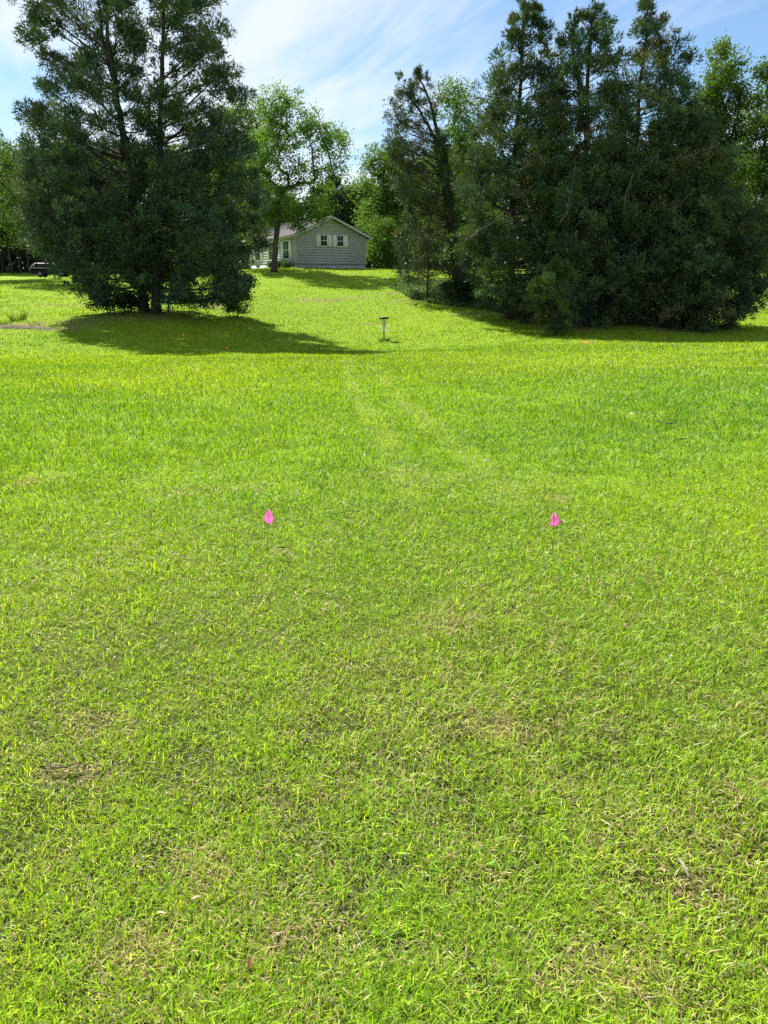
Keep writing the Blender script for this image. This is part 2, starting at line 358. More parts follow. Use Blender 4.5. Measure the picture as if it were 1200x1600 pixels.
gc = gc * (1 - gw[:, None]) + np.array([.20, .15, .085]) * gw[:, None]
nx, ny = len(gx), len(gy)
ii = (np.arange(ny - 1)[:, None] * nx + np.arange(nx - 1)[None]).ravel()
gq = np.stack([ii, ii + 1, ii + nx + 1, ii + nx], -1)
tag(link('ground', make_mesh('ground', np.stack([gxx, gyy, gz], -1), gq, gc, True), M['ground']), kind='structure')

# ------------------------------------------------------------------ grass blades
def grass():
    rng = np.random.default_rng(11)
    nt = 112000
    r0, r1 = 1.08, 96.0
    u = rng.random(nt)
    r = np.exp(np.log(r0) + u ** 0.93 * np.log(r1 / r0))
    azm = np.where(r < 4, 0.70, 0.57)
    a = (rng.random(nt) * 2 - 1) * azm
    tx, ty = r * np.sin(a), r * np.cos(a)
    dens = fbm(tx, ty, .22, 71, 2) * .6 + vnoise(tx, ty, .07, 72) * .4
    keep = (rng.random(nt) < np.clip(.55 + 1.9 * (dens - .36), .34, 1)) | (r > 14)
    tx, ty, r = tx[keep], ty[keep], r[keep]
    per = 8
    x = np.repeat(tx, per); y = np.repeat(ty, per); rr = np.repeat(r, per); n = len(x)
    sg = 0.010 + 0.0075 * rr
    ox, oy = rng.normal(0, 1, n) * sg, rng.normal(0, 1, n) * sg
    x = x + ox; y = y + oy
    leanaz = np.repeat(rng.random(len(tx)) * 2 * math.pi, per)
    z = height(x, y)
    w = wear(x, y)
    p_big = fbm(x, y, 5.5, 81, 3); p_mid = fbm(x, y, .9, 82, 2); p_sm = vnoise(x, y, .16, 83)
    nearf = 1 - sstep(2.2, 7.5, rr)
    straw_p = np.clip(.025 + .125 * nearf + (p_sm - .5) * .28 * (.1 + nearf) + (p_mid - .5) * .2 * nearf + .6 * w, .015, .85)
    straw = rng.random(n) < straw_p
    # length, width
    L = (0.028 + 0.0026 * np.minimum(rr, 10) + .0003 * np.clip(rr - 10, 0, None)) * rng.lognormal(0, .32, n) * (0.75 + .6 * p_mid)
    Wd = np.maximum(.0032, .0011 * rr) * (0.75 + .6 * rng.random(n))
    L[w > .6] *= .7
    tilt = np.where(straw, rng.uniform(.9, 1.5, n), np.abs(rng.normal(.8, .36, n)))
    tilt = np.clip(tilt, .05, 1.5)
    az = leanaz + rng.normal(0, 1.1, n)
    far = sstep(6, 25, rr); tilt = tilt * (1 - .1 * far)
    dx, dy = np.cos(az), np.sin(az)
    # colour
    yel = np.clip((p_big - .5) * 1.6 + .5 + rng.normal(0, .2, n), 0, 1)[:, None]
    deep = np.array([.095, .225, .011]); mid = np.array([.170, .305, .010]); yl = np.array([.250, .350, .012])
    c = np.where(yel < .5, deep + (mid - deep) * (yel * 2), mid + (yl - mid) * (yel * 2 - 1))
    c = c * (1 - far[:, None]) + (mid * .5 + yl * .44 + (yel - .5) * np.array([.13, .09, .004])) * (.80 + .36 * fbm(x, y, 3.2, 85, 3))[:, None] * far[:, None]
    c = c * (rng.uniform(.5, 1.5, n) * (1.03 + .62 * nearf))[:, None] * (1 + nearf[:, None] * np.array([.28, .03, .9]))
    sc = np.array([.56, .46, .22]) * rng.uniform(.5, 1.15, n)[:, None] + rng.normal(0, .02, n)[:, None] * np.array([1, .3, .2])
    tk = track(x, y)[:, None] * .55; c = c * (1 - tk) + np.array([.36, .43, .16]) * tk
    c = np.where(straw[:, None], np.clip(sc, .05, .7), c)
    c = c * (1 - .35 * (w * far)[:, None]) + np.array([.24, .19, .09]) * (.35 * w * far)[:, None]
    z = z - .002 + np.where(straw, rng.uniform(0, .006, n), 0)
    B = np.stack([x, y, z], -1)
    side = np.stack([-dy, dx, np.zeros(n)], -1)
    tw = rng.uniform(-.9, .9, n); side = side * np.cos(tw)[:, None] + np.array([0, 0, 1.]) * (np.sin(tw) * .6)[:, None]
    def pt(f, bend):
        t = tilt * bend
        return B + np.stack([dx * np.sin(t), dy * np.sin(t), np.cos(t)], -1) * (L * f)[:, None]
    nearm = rr < 7.0
    buf = Buf()
    i = np.where(nearm)[0]; k = len(i)
    S = side[i] * Wd[i][:, None]
    m1 = pt(.45, .72)[i]; tip = pt(1.0, 1.12)[i]
    V = np.stack([B[i], m1 - S * .5, m1 + S * .5, tip], 1).reshape(-1, 3)
    b = np.arange(k) * 4
    buf.add(V, T=np.concatenate([np.stack([b, b + 2, b + 1], -1), np.stack([b + 1, b + 2, b + 3], -1)]), C=np.repeat(c[i], 4, 0))
    i = np.where(~nearm)[0]; k = len(i)
    S = side[i] * Wd[i][:, None]
    V = np.stack([B[i] - S * .6, B[i] + S * .6, pt(1.0, 1.0)[i]], 1).reshape(-1, 3); b = np.arange(k) * 3
    buf.add(V, T=np.stack([b, b + 1, b + 2], -1), C=np.repeat(c[i], 3, 0))
    # flat thatch under the blades
    m = 70000; r = np.exp(np.log(1.05) + rng.random(m) * np.log(5.5 / 1.05)); a = (rng.random(m) * 2 - 1) * np.where(r < 4, .70, .57)
    x, y = r * np.sin(a), r * np.cos(a); z = height(x, y) + rng.uniform(.001, .006, m); az = rng.random(m) * 6.283; L = (.018 + .003 * r) * rng.lognormal(0, .35, m); Wd = np.maximum(.0026, .0009 * r) * rng.uniform(.6, 1.3, m)
    d = np.stack([np.cos(az), np.sin(az), rng.uniform(-.08, .3, m)], -1) * L[:, None]; S = np.stack([-np.sin(az), np.cos(az), rng.uniform(-.4, .4, m)], -1) * Wd[:, None] * .6
    B = np.stack([x, y, z], -1); t = rng.random(m)[:, None]; pal = np.array([[.15, .115, .055], [.42, .34, .17], [.06, .048, .026], [.075, .11, .018], [.06, .10, .014]])
    c = pal[rng.integers(0, 5, m)] * rng.uniform(.7, 1.2, m)[:, None]; b = np.arange(m) * 3
    buf.add(np.stack([B - S, B + S, B + d], 1).reshape(-1, 3), T=np.stack([b, b + 1, b + 2], -1), C=np.repeat(c, 3, 0))
    o = link('lawn_grass', buf.mesh('lawn_grass'), M['grass'])
    tag(o, 'short mown yellow-green lawn grass flecked with dry straw blades', 'grass', kind='stuff')
grass()

# ------------------------------------------------------------------ trees
def nrm(a): return a / (np.linalg.norm(a, axis=-1, keepdims=True) + 1e-9)
def bez(p0, p1, p2, n):
    t = np.linspace(0, 1, n)[:, None]; return (1 - t) ** 2 * p0 + 2 * t * (1 - t) * p1 + t ** 2 * p2
def interp_rows(v, rows, k):
    return np.interp(v, [r[0] for r in rows], [r[k] for r in rows])

def sprays(P, D, L, R, k, rng, size, wid, cols, up=.25):
    """k thin leaf sprays about each plume axis: one triangle each"""
    n = len(P); idx = np.repeat(np.arange(n), k); m = len(idx)
    t = rng.random(m) ** .8
    off = rng.normal(0, 1, (m, 3)); d = D[idx]
    off -= (off * d).sum(-1, keepdims=True) * d
    prof = np.sqrt(np.clip(1.05 - t, 0, 1)) * .8 + .15
    o = P[idx] + d * (L[idx] * t)[:, None] + off * (R[idx] * prof * .55)[:, None]
    dr = nrm(d * .9 + off * .55 + rng.normal(0, .35, (m, 3)) + np.array([0, 0, up]))
    sd = nrm(np.cross(dr, rng.normal(0, 1, (m, 3))))
    l = size * rng.uniform(.55, 1.3, m); w = wid * rng.uniform(.6, 1.3, m)
    V = np.stack([o - sd * (w * .5)[:, None], o + sd * (w * .5)[:, None] + dr * (l * .25)[:, None], o + dr * l[:, None]], 1).reshape(-1, 3)
    b = np.arange(m) * 3
    c = cols[idx] * rng.uniform(.75, 1.25, m)[:, None]
    return V, np.stack([b, b + 1, b + 2], -1), np.repeat(c, 3, 0)

CEDAR_A = np.array([.050, .088, .044]); CEDAR_B = np.array([.090, .118, .048]); CEDAR_BR = np.array([.15, .11, .06]); CEDAR_BLUE = np.array([.040, .076, .054])
def cedar(label, Y, trunks, rows, seed, n_br=120, plumes=9, k=60, r0=.22, asc=(.75, .0), brown=.08, size=.24, wid=.075, mixc=.5, depth=1.0, skip=.0, dead=0, dead_rows=None, group=None, name='cedar_tree', plume_len=1.0, inner=.36, open_=0.0, tint=(1, 1, 1), sub=.8, taper=.8):
    rng = np.random.default_rng(seed)
    if Y is None: Y = ground_xy(*trunks[0][0])[1]
    base_px, base_v = trunks[0][0]
    bx = at(base_px, base_v, Y); base = np.array([bx[0], Y, H(bx[0], Y)])
    root = thing(name, base, label, 'tree' if 'tree' in name else 'bush', group)
    wood = Buf(); paths = []
    for ti, tr in enumerate(trunks):
        W = np.array([at(p, v, Y) for p, v in tr]); W[0] = base + (W[0] - W[0]) if ti == 0 else np.array([W[0][0], Y, H(W[0][0], Y) if abs(tr[0][1] - base_v) < 14 else W[0][2]])
        n = 26; s = np.linspace(0, 1, n); ss = np.linspace(0, 1, len(W))
        P = np.stack([np.interp(s, ss, W[:, j]) for j in range(3)], -1)
        P[:, 0] += np.cumsum(rng.normal(0, .035, n)) * (s > .05); P[:, 1] += np.cumsum(rng.normal(0, .07, n)) * (s > .05)
        rad = (r0 * (1 if ti == 0 else sub)) * (1 - s) ** (taper if ti == 0 else .8) + .02
        rad[0] *= 1.5; rad[1] *= 1.1; P[0, 2] -= .15
        wood.tube(P, rad, 8); paths.append(P)
    zt = max(p[-1][2] for p in paths); zb = base[2]
    vs = np.linspace(rows[0][0], rows[-1][0], 60); zs = np.array([at(600, v, Y)[2] for v in vs])   # v grows downwards
    zlo, zhi = zs.min(), min(zs.max(), zt - .05)
    sc = ppm(Y, (zlo + zhi) / 2)
    tocol = lambda z: np.interp(z, zs[::-1], vs[::-1])
    PP, DD, LL, RR, CC = [], [], [], [], []
    # heights weighted by radius so that the mass is even
    zc = np.linspace(zlo, zhi, 200); wv = np.array([interp_rows(tocol(q), rows, 2) - interp_rows(tocol(q), rows, 1) for q in zc]); wv = np.sqrt(np.clip(wv, 1, None)); cdf = np.cumsum(wv); cdf /= cdf[-1]
    for i in range(n_br):
        z_t = np.interp((i + rng.random()) / n_br, cdf, zc)
        if rng.random() < skip: continue
        v = tocol(z_t); lpx, rpx = interp_rows(v, rows, 1), interp_rows(v, rows, 2)
        f = (z_t - zb) / (zt - zb)
        az = i * 2.39996 + rng.normal(0, .35); ca, sa = math.cos(az), math.sin(az)
        up_ = float(sstep(.25, .85, f)) * open_
        if rng.random() < up_ * .42 or (sa < .1 and abs(ca) < .75 and rng.random() < up_ * .8): continue
        ctr = at((lpx + rpx) / 2, v, Y)[0]; half = (rpx - lpx) / 2 / sc
        rad = rng.uniform(.72, 1.06) if rng.random() < .7 else rng.uniform(.4, 1.18)
        tip = np.array([ctr + ca * half * rad, Y + sa * half * rad * depth, z_t])
        P = paths[int(np.argmin([abs(np.interp(z_t, p[:, 2], p[:, 0]) - tip[0]) + (0 if p[0, 2] - 1 < z_t < p[-1, 2] + .3 else 50) for p in paths]))]
        reach = math.hypot(tip[0] - np.interp(z_t, P[:, 2], P[:, 0]), tip[1] - Y)
        rise = reach * (asc[1] + (asc[0] - asc[1]) * f) * rng.uniform(.6, 1.3)
        z0 = min(max(z_t - rise, zb + .25), P[-1, 2] - .1)
        p0 = np.array([np.interp(z0, P[:, 2], P[:, 0]), np.interp(z0, P[:, 2], P[:, 1]), z0])
        mid = (p0 + tip) / 2 + np.array([0, 0, reach * rng.uniform(-.24, .10)]) + rng.normal(0, .12, 3) * reach * .5
        C = bez(p0, mid, tip, 6); ln = np.linalg.norm(np.diff(C, axis=0), axis=1).sum()
        wood.tube(C, np.linspace(.018 + .012 * ln, .008, 6), 4, caps=False)
        npl = max(3, int(plumes * (.4 + ln / 3.5)))
        ncl = max(1, int(round(ln * .95 + .6)))
        tf = float(np.clip(half / 1.7, .38, 1))
        cs = inner + (1 - inner) * rng.random(ncl) ** .6; cs[0] = rng.uniform(.88, 1.0)
        sidev = nrm(np.cross(nrm((tip - p0)[None]), np.array([[0, 0, 1.]])))[0]
        cc = np.stack([np.interp(cs, np.linspace(0, 1, 6), C[:, j]) for j in range(3)], -1) + sidev * (rng.uniform(-.5, .5, ncl) * (ln * (1.15 - cs)))[:, None] + rng.normal(0, .12, (ncl, 3))
        pick = rng.integers(0, ncl, npl); pick[:ncl] = np.arange(ncl)[:npl]
        for q in cc[1:]:
            wood.tube(np.stack([C[int(5 * inner) + 1], (C[2] + q) / 2, q]), [.02, .014, .006], 3, caps=False)
        o = cc[pick] + rng.normal(0, 1, (npl, 3)) * np.array([.32, .32, .12]) * plume_len * tf
        bd = nrm((tip - p0)[None])
        d = nrm(bd * .75 + rng.normal(0, .6, (npl, 3)) + np.array([0, 0, .25]))
        l = plume_len * rng.uniform(.4, .95, npl) * (.35 + .65 * tf)
        PP.append(o); DD.append(d); LL.append(l); RR.append(l * rng.uniform(.38, .58, npl))
        cl = np.empty((ncl, 3))
        for q in range(ncl):
            t = min(1, rng.random() * (.5 + mixc)); cl[q] = CEDAR_A * (1 - t) + CEDAR_B * t
            if rng.random() < .25: cl[q] = CEDAR_BLUE
            if rng.random() < brown: cl[q] = CEDAR_BR * .7 + cl[q] * .3
            cl[q] *= rng.uniform(.62, 1.45)
        CC.append(cl[pick] * rng.uniform(.85, 1.15, npl)[:, None])
    # leaders
    for P in paths:
        q = np.linspace(.80, .995, 16); o = np.stack([np.interp(q, np.linspace(0, 1, len(P)), P[:, j]) for j in range(3)], -1)
        PP.append(o); d = nrm(np.array([0, 0, 1.]) + rng.normal(0, .55, (16, 3))); DD.append(d); l = plume_len * rng.uniform(.3, .7, 16); LL.append(l); RR.append(l * .3)
        CC.append(np.repeat(CEDAR_A[None], 16, 0))
    P_, D_, L_, R_, C_ = np.concatenate(PP), np.concatenate(DD), np.concatenate(LL), np.concatenate(RR), np.concatenate(CC)
    gz_ = height(P_[:, 0], P_[:, 1]); ok = P_[:, 2] > gz_ + .12
    P_, D_, L_, R_, C_ = P_[ok], D_[ok], L_[ok], R_[ok], C_[ok]
    # twigs carrying the plumes
    tw = rng.choice(len(P_), min(len(P_), 700), replace=False)
    e = P_[tw] + D_[tw] * (L_[tw] * .8)[:, None]; s_ = nrm(np.cross(D_[tw], rng.normal(0, 1, (len(tw), 3)))) * .012
    Vt = np.stack([P_[tw] - s_, P_[tw] + s_, e], 1).reshape(-1, 3); b = np.arange(len(tw)) * 3
    wood.add(Vt, T=np.stack([b, b + 1, b + 2], -1))
    link('trunk', wood.mesh('trunk', base, True), M['cbark'], root)
    V, T, Cc = sprays(P_, D_, L_, R_, k, rng, size, wid, C_ * np.array(tint))
    link('crown', make_mesh('crown', V - base, T, Cc), M['cedar'], root)
    # bare dead limbs
    for j in range(dead):
        a, b_ = dead_rows[j % len(dead_rows)]
        p0 = at(a[0], a[1], Y - a[2]); p2 = at(b_[0], b_[1], Y - b_[2]); mid = (p0 + p2) / 2 + rng.normal(0, .25, 3)
        db = Buf(); C = bez(p0, mid, p2, 7); db.tube(C, np.linspace(.020, .007, 7), 5)
        for q in range(8):
            t = rng.integers(1, 6); e = C[t] + (C[-1] - C[0]) * rng.uniform(.12, .3) + rng.normal(0, .25, 3)
            db.tube(np.array([C[t], (C[t] + e) / 2 + rng.normal(0, .05, 3), e]), [.012, .009, .005], 4)
        link('dead_branch', db.mesh('dead_branch', base, True), M['dead'], root)
    return root

def leaves(P, R, k, rng, size, cols, upb=.6, flat=.75):
    n = len(P); idx = np.repeat(np.arange(n), k); m = len(idx)
    o = P[idx] + rng.normal(0, 1, (m, 3)) * R[idx][:, None] * np.array([.55, .55, .55 * flat])
    nn = nrm(rng.normal(0, 1, (m, 3)) + np.array([0, 0, upb]))
    a = nrm(np.cross(nn, rng.normal(0, 1, (m, 3)))); b = np.cross(nn, a)
    l = size * rng.uniform(.6, 1.35, m)[:, None]; w = l * .62
    V = np.stack([o - a * l * .5, o + b * w * .5 + a * l * .05, o + a * l * .5 - nn * l * .12, o - b * w * .5 + a * l * .05], 1).reshape(-1, 3)
    q = np.arange(m) * 4
    c = cols[idx] * rng.uniform(.75, 1.25, m)[:, None]
    return V, np.stack([q, q + 1, q + 2, q + 3], -1), np.repeat(c, 4, 0)

def grow(trunk, trad, targets, rng, seg=.9):
    nodes = [p for p in trunk]; par = [-1] + list(range(len(trunk) - 1)); cnt = [0] * len(trunk)
    lo = max(1, int(len(trunk) * .45)); chains = []
    tg = targets[np.argsort(np.linalg.norm(targets - trunk[-1], axis=1))]
    for t in tg:
        N = np.array(nodes); d = np.linalg.norm(N - t, axis=1); pen = d * (1 + .9 * np.clip((N[:, 2] - t[2]) / (d + .1), 0, 1)); pen[:lo] += 1e3
        a = int(np.argmin(pen)); da = d[a]; ns = max(2, int(da / seg) + 1)
        mid = (N[a] + t) / 2 + np.array([0, 0, -.08 * da]) + rng.normal(0, .05, 3) * da
        C = bez(N[a], mid, t, ns + 1); ids = [a]
        for p in C[1:]:
            nodes.append(p); par.append(ids[-1]); cnt.append(0); ids.append(len(nodes) - 1)
        j = ids[-1]
        while j >= 0: cnt[j] += 1; j = par[j]
        chains.append(ids)
    return np.array(nodes), np.array(cnt), chains
def broad(label, Y, trunk_px, blobs, seed, n_t=150, k=40, leaf=.22, r0=.25, cr=.65, c1=(.07, .13, .022), c2=(.13, .2, .028), group=None, name='leafy_tree', depthr=1.0, base_Y=None, cat='tree', twigs=.5):
    rng = np.random.default_rng(seed)
    if Y is None: Y = ground_xy(*trunk_px[0])[1]
    W = np.array([at(p, v, Y) for p, v in trunk_px]); W[0][2] = H(W[0][0], Y); base = W[0].copy()
    root = thing(name, base, label, cat, group)
    n = 14; s = np.linspace(0, 1, n); ss = np.linspace(0, 1, len(W))
    T = np.stack([np.interp(s, ss, W[:, j]) for j in range(3)], -1); T[1:, :2] += np.cumsum(rng.normal(0, .03, (n - 1, 2)), 0) * r0 * 4; T[0, 2] -= .12
    tg = []
    vol = np.array([b[2] * b[3] for b in blobs], float); vol /= vol.sum()
    for b, f in zip(blobs, vol):
        m = max(3, int(n_t * f)); d = nrm(rng.normal(0, 1, (m, 3))); rr = rng.random(m) ** .42
        c = at(b[0], b[1], Y + (b[4] if len(b) > 4 else 0)); s_ = ppm(Y, c[2]); rx, rz = b[2] / s_, b[3] / s_
        tg.append(c + d * rr[:, None] * np.array([rx, (rx + rz) / 2 * depthr, rz]))
    tg = np.concatenate(tg); tg = tg[tg[:, 2] > height(tg[:, 0], tg[:, 1]) + .25]
    N, cnt, chains = grow(T, r0, tg, rng)
    wood = Buf(); tot = max(1, cnt.max()); rad = r0 * (np.clip(cnt, 1, None) / tot) ** .48
    rt = np.maximum(rad[:n], r0 * np.linspace(1, .45, n)); rt[0] *= 1.45; rt[1] *= 1.12
    wood.tube(T, rt, 9)
    for ids in chains: 
        r_ = np.maximum(rad[ids], .012); r_[0] = min(r_[0], r_[1] * 1.15); wood.tube(N[ids], r_, 5, caps=False)
    link('trunk', wood.mesh('trunk', base, True), M['dbark'], root)
    CP_ = [N[ids[-1]] for ids in chains] + [N[i] for ids in chains for i in ids[max(1, int(len(ids) * .55)):-1] if rng.random() < twigs]
    CP_ = np.array(CP_) + rng.normal(0, .12, (len(CP_), 3))
    t = rng.random(len(CP_))[:, None]; cols = np.array(c1) * (1 - t) + np.array(c2) * t
    V, Q, C = leaves(CP_, cr * rng.uniform(.7, 1.3, len(CP_)), int(k * 2.3), rng, leaf * .88, cols)
    link('crown', make_mesh('crown', V - base, Q, C), M['leaf'], root)
    return root

# --- the two cedars on the mound to the left
cedar('tall dark cedar whose trunk bends away from its straight neighbour and the house', 48.5,
      [[(226, 490), (218, 420), (207, 330), (197, 240), (180, 150), (160, 60), (146, -60)], [(196, 235), (182, 150), (172, 60), (168, -40)]],
      [(-60, 95, 185), (0, 52, 212), (40, 55, 218), (85, 48, 222), (120, 95, 215), (150, 42, 220), (200, 50, 235), (260, 32, 245), (330, 28, 250), (375, 30, 255), (392, 40, 255), (408, 72, 252), (430, 96, 250), (448, 116, 250), (470, 150, 250)],
      101, n_br=118, plumes=15, k=50, r0=.27, asc=(.75, .05), brown=.02, open_=.24, tint=(.9, 1, 1.08), dead=3, dead_rows=[((55, 364, 5), (25, 385, 6)), ((72, 380, 5), (40, 394, 6)), ((210, 45, 1), (235, 60, 2))])  # cool tint paints the bluish lens veil into the foliage colour
cedar('tall dark cedar with a straight pale trunk, nearer the house of the pair', 48.0,
      [[(244, 490), (242, 400), (243, 300), (247, 200), (251, 100), (252, 0), (254, -70)]],
      [(-70, 235, 275), (-20, 226, 330), (30, 226, 335), (70, 232, 350), (110, 226, 378), (150, 235, 372), (200, 225, 385), (250, 205, 400), (310, 195, 408), (370, 190, 410), (420, 195, 405), (450, 215, 395), (468, 240, 370)],
      102, n_br=112, plumes=15, k=50, r0=.25, asc=(.7, .0), brown=.04, open_=.24, tint=(.9, 1, 1.08))  # same bluish veil painted into this crown's colour by the tint
broad('small bright green broadleaf sapling in the shade under the two cedars', None, [(262, 488), (266, 450), (270, 430)], [(262, 425, 50, 30), (300, 415, 36, 24), (235, 440, 26, 20)], 110, n_t=70, k=26, leaf=.20, r0=.05, cr=.4, c1=(.09, .18, .035), c2=(.15, .26, .05), name='broadleaf_sapling', cat='sapling')
broad('dark broadleaf bush at the edge of the cedar mound beside the bare leaf litter', None, [(372, 496), (370, 470), (368, 455)], [(370, 455, 28, 30), (358, 478, 20, 14), (390, 445, 12, 12)], 111, n_t=60, k=30, leaf=.15, r0=.05, cr=.33, c1=(.028, .060, .018), c2=(.045, .085, .02), name='dark_bush', cat='bush')
broad('dark low shrub hugging the foot of the leaning-trunk cedar', None, [(180, 490), (178, 478), (176, 470)], [(175, 470, 42, 18), (205, 474, 25, 14)], 112, n_t=50, k=30, leaf=.15, r0=.04, cr=.33, c1=(.02, .050, .018), c2=(.03, .07, .02), name='low_shrub', cat='bush')

# --- pecan by the house and trees behind it
broad('pecan tree with a dark forked trunk in front of the grey house', 77.0, [(428, 417), (430, 385), (434, 350), (440, 315)],
      [(455, 190, 58, 50), (500, 215, 46, 46), (415, 240, 45, 60), (470, 280, 55, 45), (525, 240, 24, 34), (440, 330, 48, 34), (495, 325, 34, 24), (405, 345, 34, 40), (470, 345, 32, 20), (430, 165, 30, 26)], 120, n_t=280, k=34, leaf=.24, r0=.27, cr=.66, c1=(.07, .14, .028), c2=(.15, .245, .05), twigs=.18)
broad('light green tree rising behind the cedar pair towards the house', 84.0, [(385, 425), (386, 380), (388, 330)], [(392, 220, 40, 70), (380, 300, 40, 60), (360, 180, 30, 30)], 121, n_t=120, k=30, leaf=.28, r0=.25, cr=.85)
broad('tall sunlit tree rising behind the low tree at the gable corner', 99.0, [(606, 424), (606, 390), (604, 350)], [(600, 290, 50, 50), (625, 260, 36, 34), (590, 345, 40, 40), (640, 330, 50, 60), (603, 240, 24, 18)], 122, n_t=270, k=34, leaf=.30, r0=.28, cr=.95, c1=(.07, .135, .03), c2=(.14, .22, .045))
broad('low sunlit leafy tree touching the gable wall corner of the house', 92.0, [(596, 424), (597, 410), (598, 395)], [(598, 370, 26, 34), (612, 395, 24, 24), (585, 400, 14, 18)], 123, n_t=90, k=36, leaf=.24, r0=.12, cr=.7, c1=(.06, .12, .025), c2=(.12, .2, .035))
broad('tall pale green tree behind the leaning cedar', 82.0, [(716, 430), (716, 380), (714, 320), (712, 260)], [(712, 190, 40, 62), (735, 240, 40, 70), (700, 280, 40, 60), (725, 340, 45, 60), (690, 360, 40, 50), (705, 150, 22, 22)], 124, n_t=230, k=30, leaf=.26, r0=.28, cr=.85, c1=(.07, .135, .035), c2=(.13, .21, .055))
broad('sunlit leafy tree glimpsed past the left side of the cedar pair', 78.0, [(122, 436), (116, 390), (100, 330)], [(75, 235, 40, 45), (30, 290, 50, 60), (100, 270, 40, 60), (60, 340, 50, 50)], 125, n_t=170, k=30, leaf=.26, r0=.22, cr=.8, c1=(.05, .1, .03), c2=(.10, .15, .04))
broad('leafy tree at the left edge of the picture above the dark wood', 88.0, [(-8, 440), (-6, 400), (-4, 340)], [(0, 260, 50, 45), (20, 330, 40, 50), (-30, 300, 50, 60)], 126, n_t=130, k=32, leaf=.28, r0=.22, cr=.9, c1=(.045, .09, .03), c2=(.09, .14, .04))

# --- leaning cedar
cedar('thin leaning cedar with a bare dark trunk on the bank right of the house', 57.0,
      [[(720, 470), (712, 410), (704, 340), (694, 260), (686, 215)], [(690, 240), (672, 205), (648, 165), (632, 150)], [(690, 228), (680, 185), (665, 140), (650, 112)]],
      [(112, 643, 662), (135, 622, 672), (165, 615, 684), (200, 604, 690), (240, 606, 712), (280, 618, 716), (310, 622, 705), (330, 650, 705)],
      130, n_br=88, plumes=10, k=32, r0=.30, sub=.4, taper=.4, asc=(.7, .25), brown=.1, skip=.08, size=.22, wid=.06, mixc=.8, depth=.6, plume_len=.8, dead=2, dead_rows=[((700, 372, 1), (640, 374, 2)), ((690, 360, 1), (668, 385, 2))])
cedar('brownish young cedar left of the leaning trunk on the bank', 58.0, [[(668, 452), (668, 380), (670, 330), (672, 310)]],
      [(310, 664, 684), (335, 645, 694), (370, 630, 698), (400, 624, 700), (425, 628, 700), (446, 640, 696)], 131, n_br=60, plumes=9, k=30, r0=.05, asc=(.5, .0), brown=.15, size=.26, wid=.06, mixc=1.0)
def ivy(root):
    rng = np.random.default_rng(88); P = np.array([at(p, v, 57.0) for p, v in ((720, 470), (712, 410), (704, 340), (694, 260), (686, 215))]); base = np.array(root.location)
    n = 620; t = rng.random(n) ** .9; s_ = np.linspace(0, 1, 5); C = np.stack([np.interp(t, s_, P[:, j]) for j in range(3)], -1) + rng.normal(0, .21, (n, 3)) * np.array([1, 1, .3])
    q = rng.random(n)[:, None]; V, Q, c = leaves(C, np.full(n, .22), 14, rng, .15, np.array([.022, .045, .018]) * (1 - q) + np.array([.04, .075, .025]) * q, .2)
    link('ivy', make_mesh('ivy', V - base, Q, c), M['leaf'], root)
ivy([o for o in COL.objects if str(o.get('label', '')).startswith('thin leaning cedar')][0])
broad('dense dark ivy-like bush round the foot of the leaning cedar', None, [(722, 476), (722, 462), (722, 450)], [(720, 458, 24, 18), (730, 440, 18, 18), (705, 448, 16, 14)], 132, n_t=60, k=34, leaf=.15, r0=.05, cr=.34, c1=(.022, .045, .02), c2=(.035, .065, .022), name='dark_bush', cat='bush')

# --- the cedar cluster on the right
cedar('tall pointed cedar, first of the cluster from the leaning cedar', 50.0, [[(795, 500), (800, 400), (806, 300), (812, 200), (820, 100), (826, 0)]],
      [(-6, 823, 829), (25, 810, 842), (55, 798, 856), (90, 780, 864), (130, 758, 872), (190, 742, 885), (260, 728, 890), (330, 722, 895), (390, 718, 900), (430, 728, 900), (455, 760, 900), (485, 775, 890)],
      140, n_br=130, tint=(.92, 1.0, .92), plumes=14, k=50, r0=.24, asc=(.75, .0), brown=.06, open_=.1, mixc=.9, dead=4, dead_rows=[((775, 345, 4), (722, 378, 5)), ((840, 238, 3.5), (802, 265, 4.5)), ((830, 318, 3.5), (806, 298, 4.5)), ((826, 345, 3.5), (808, 325, 4.5))])
cedar('dark cedar with a double ragged top in the middle of the cluster', 48.0, [[(905, 510), (908, 400), (912, 300), (914, 200), (918, 100), (921, 12)], [(908, 200), (900, 120), (897, 40)]],
      [(4, 916, 925), (35, 894, 944), (70, 888, 952), (120, 872, 965), (180, 858, 985), (260, 842, 992), (340, 832, 1000), (420, 830, 1010), (480, 842, 1005), (505, 860, 990)],
      141, n_br=132, tint=(.92, 1.0, .92), plumes=14, k=50, r0=.26, asc=(.7, .0), brown=.06, open_=.05, mixc=.5, dead=3, dead_rows=[((896, 275, 3.5), (884, 335, 4.5)), ((893, 300, 3.5), (876, 345, 4.5)), ((960, 460, 4), (985, 470, 6))])
cedar('tallest brownish cedar with an open see-through top in the cluster', 49.0, [[(985, 515), (988, 400), (992, 300), (1000, 200), (1008, 100), (1016, -12)]],
      [(-18, 1013, 1021), (20, 998, 1036), (50, 992, 1056), (90, 986, 1062), (130, 978, 1068), (180, 974, 1078), (240, 955, 1090), (320, 935, 1100), (400, 925, 1110), (470, 930, 1110), (505, 950, 1090)],
      142, n_br=126, tint=(.92, 1.0, .92), plumes=14, k=46, r0=.25, asc=(.7, .0), brown=.10, mixc=1.0, open_=.3, dead=3, dead_rows=[((990, 270, 5), (975, 330, 6)), ((1030, 240, 4), (1000, 265, 6)), ((1080, 300, 4), (1050, 330, 6))])
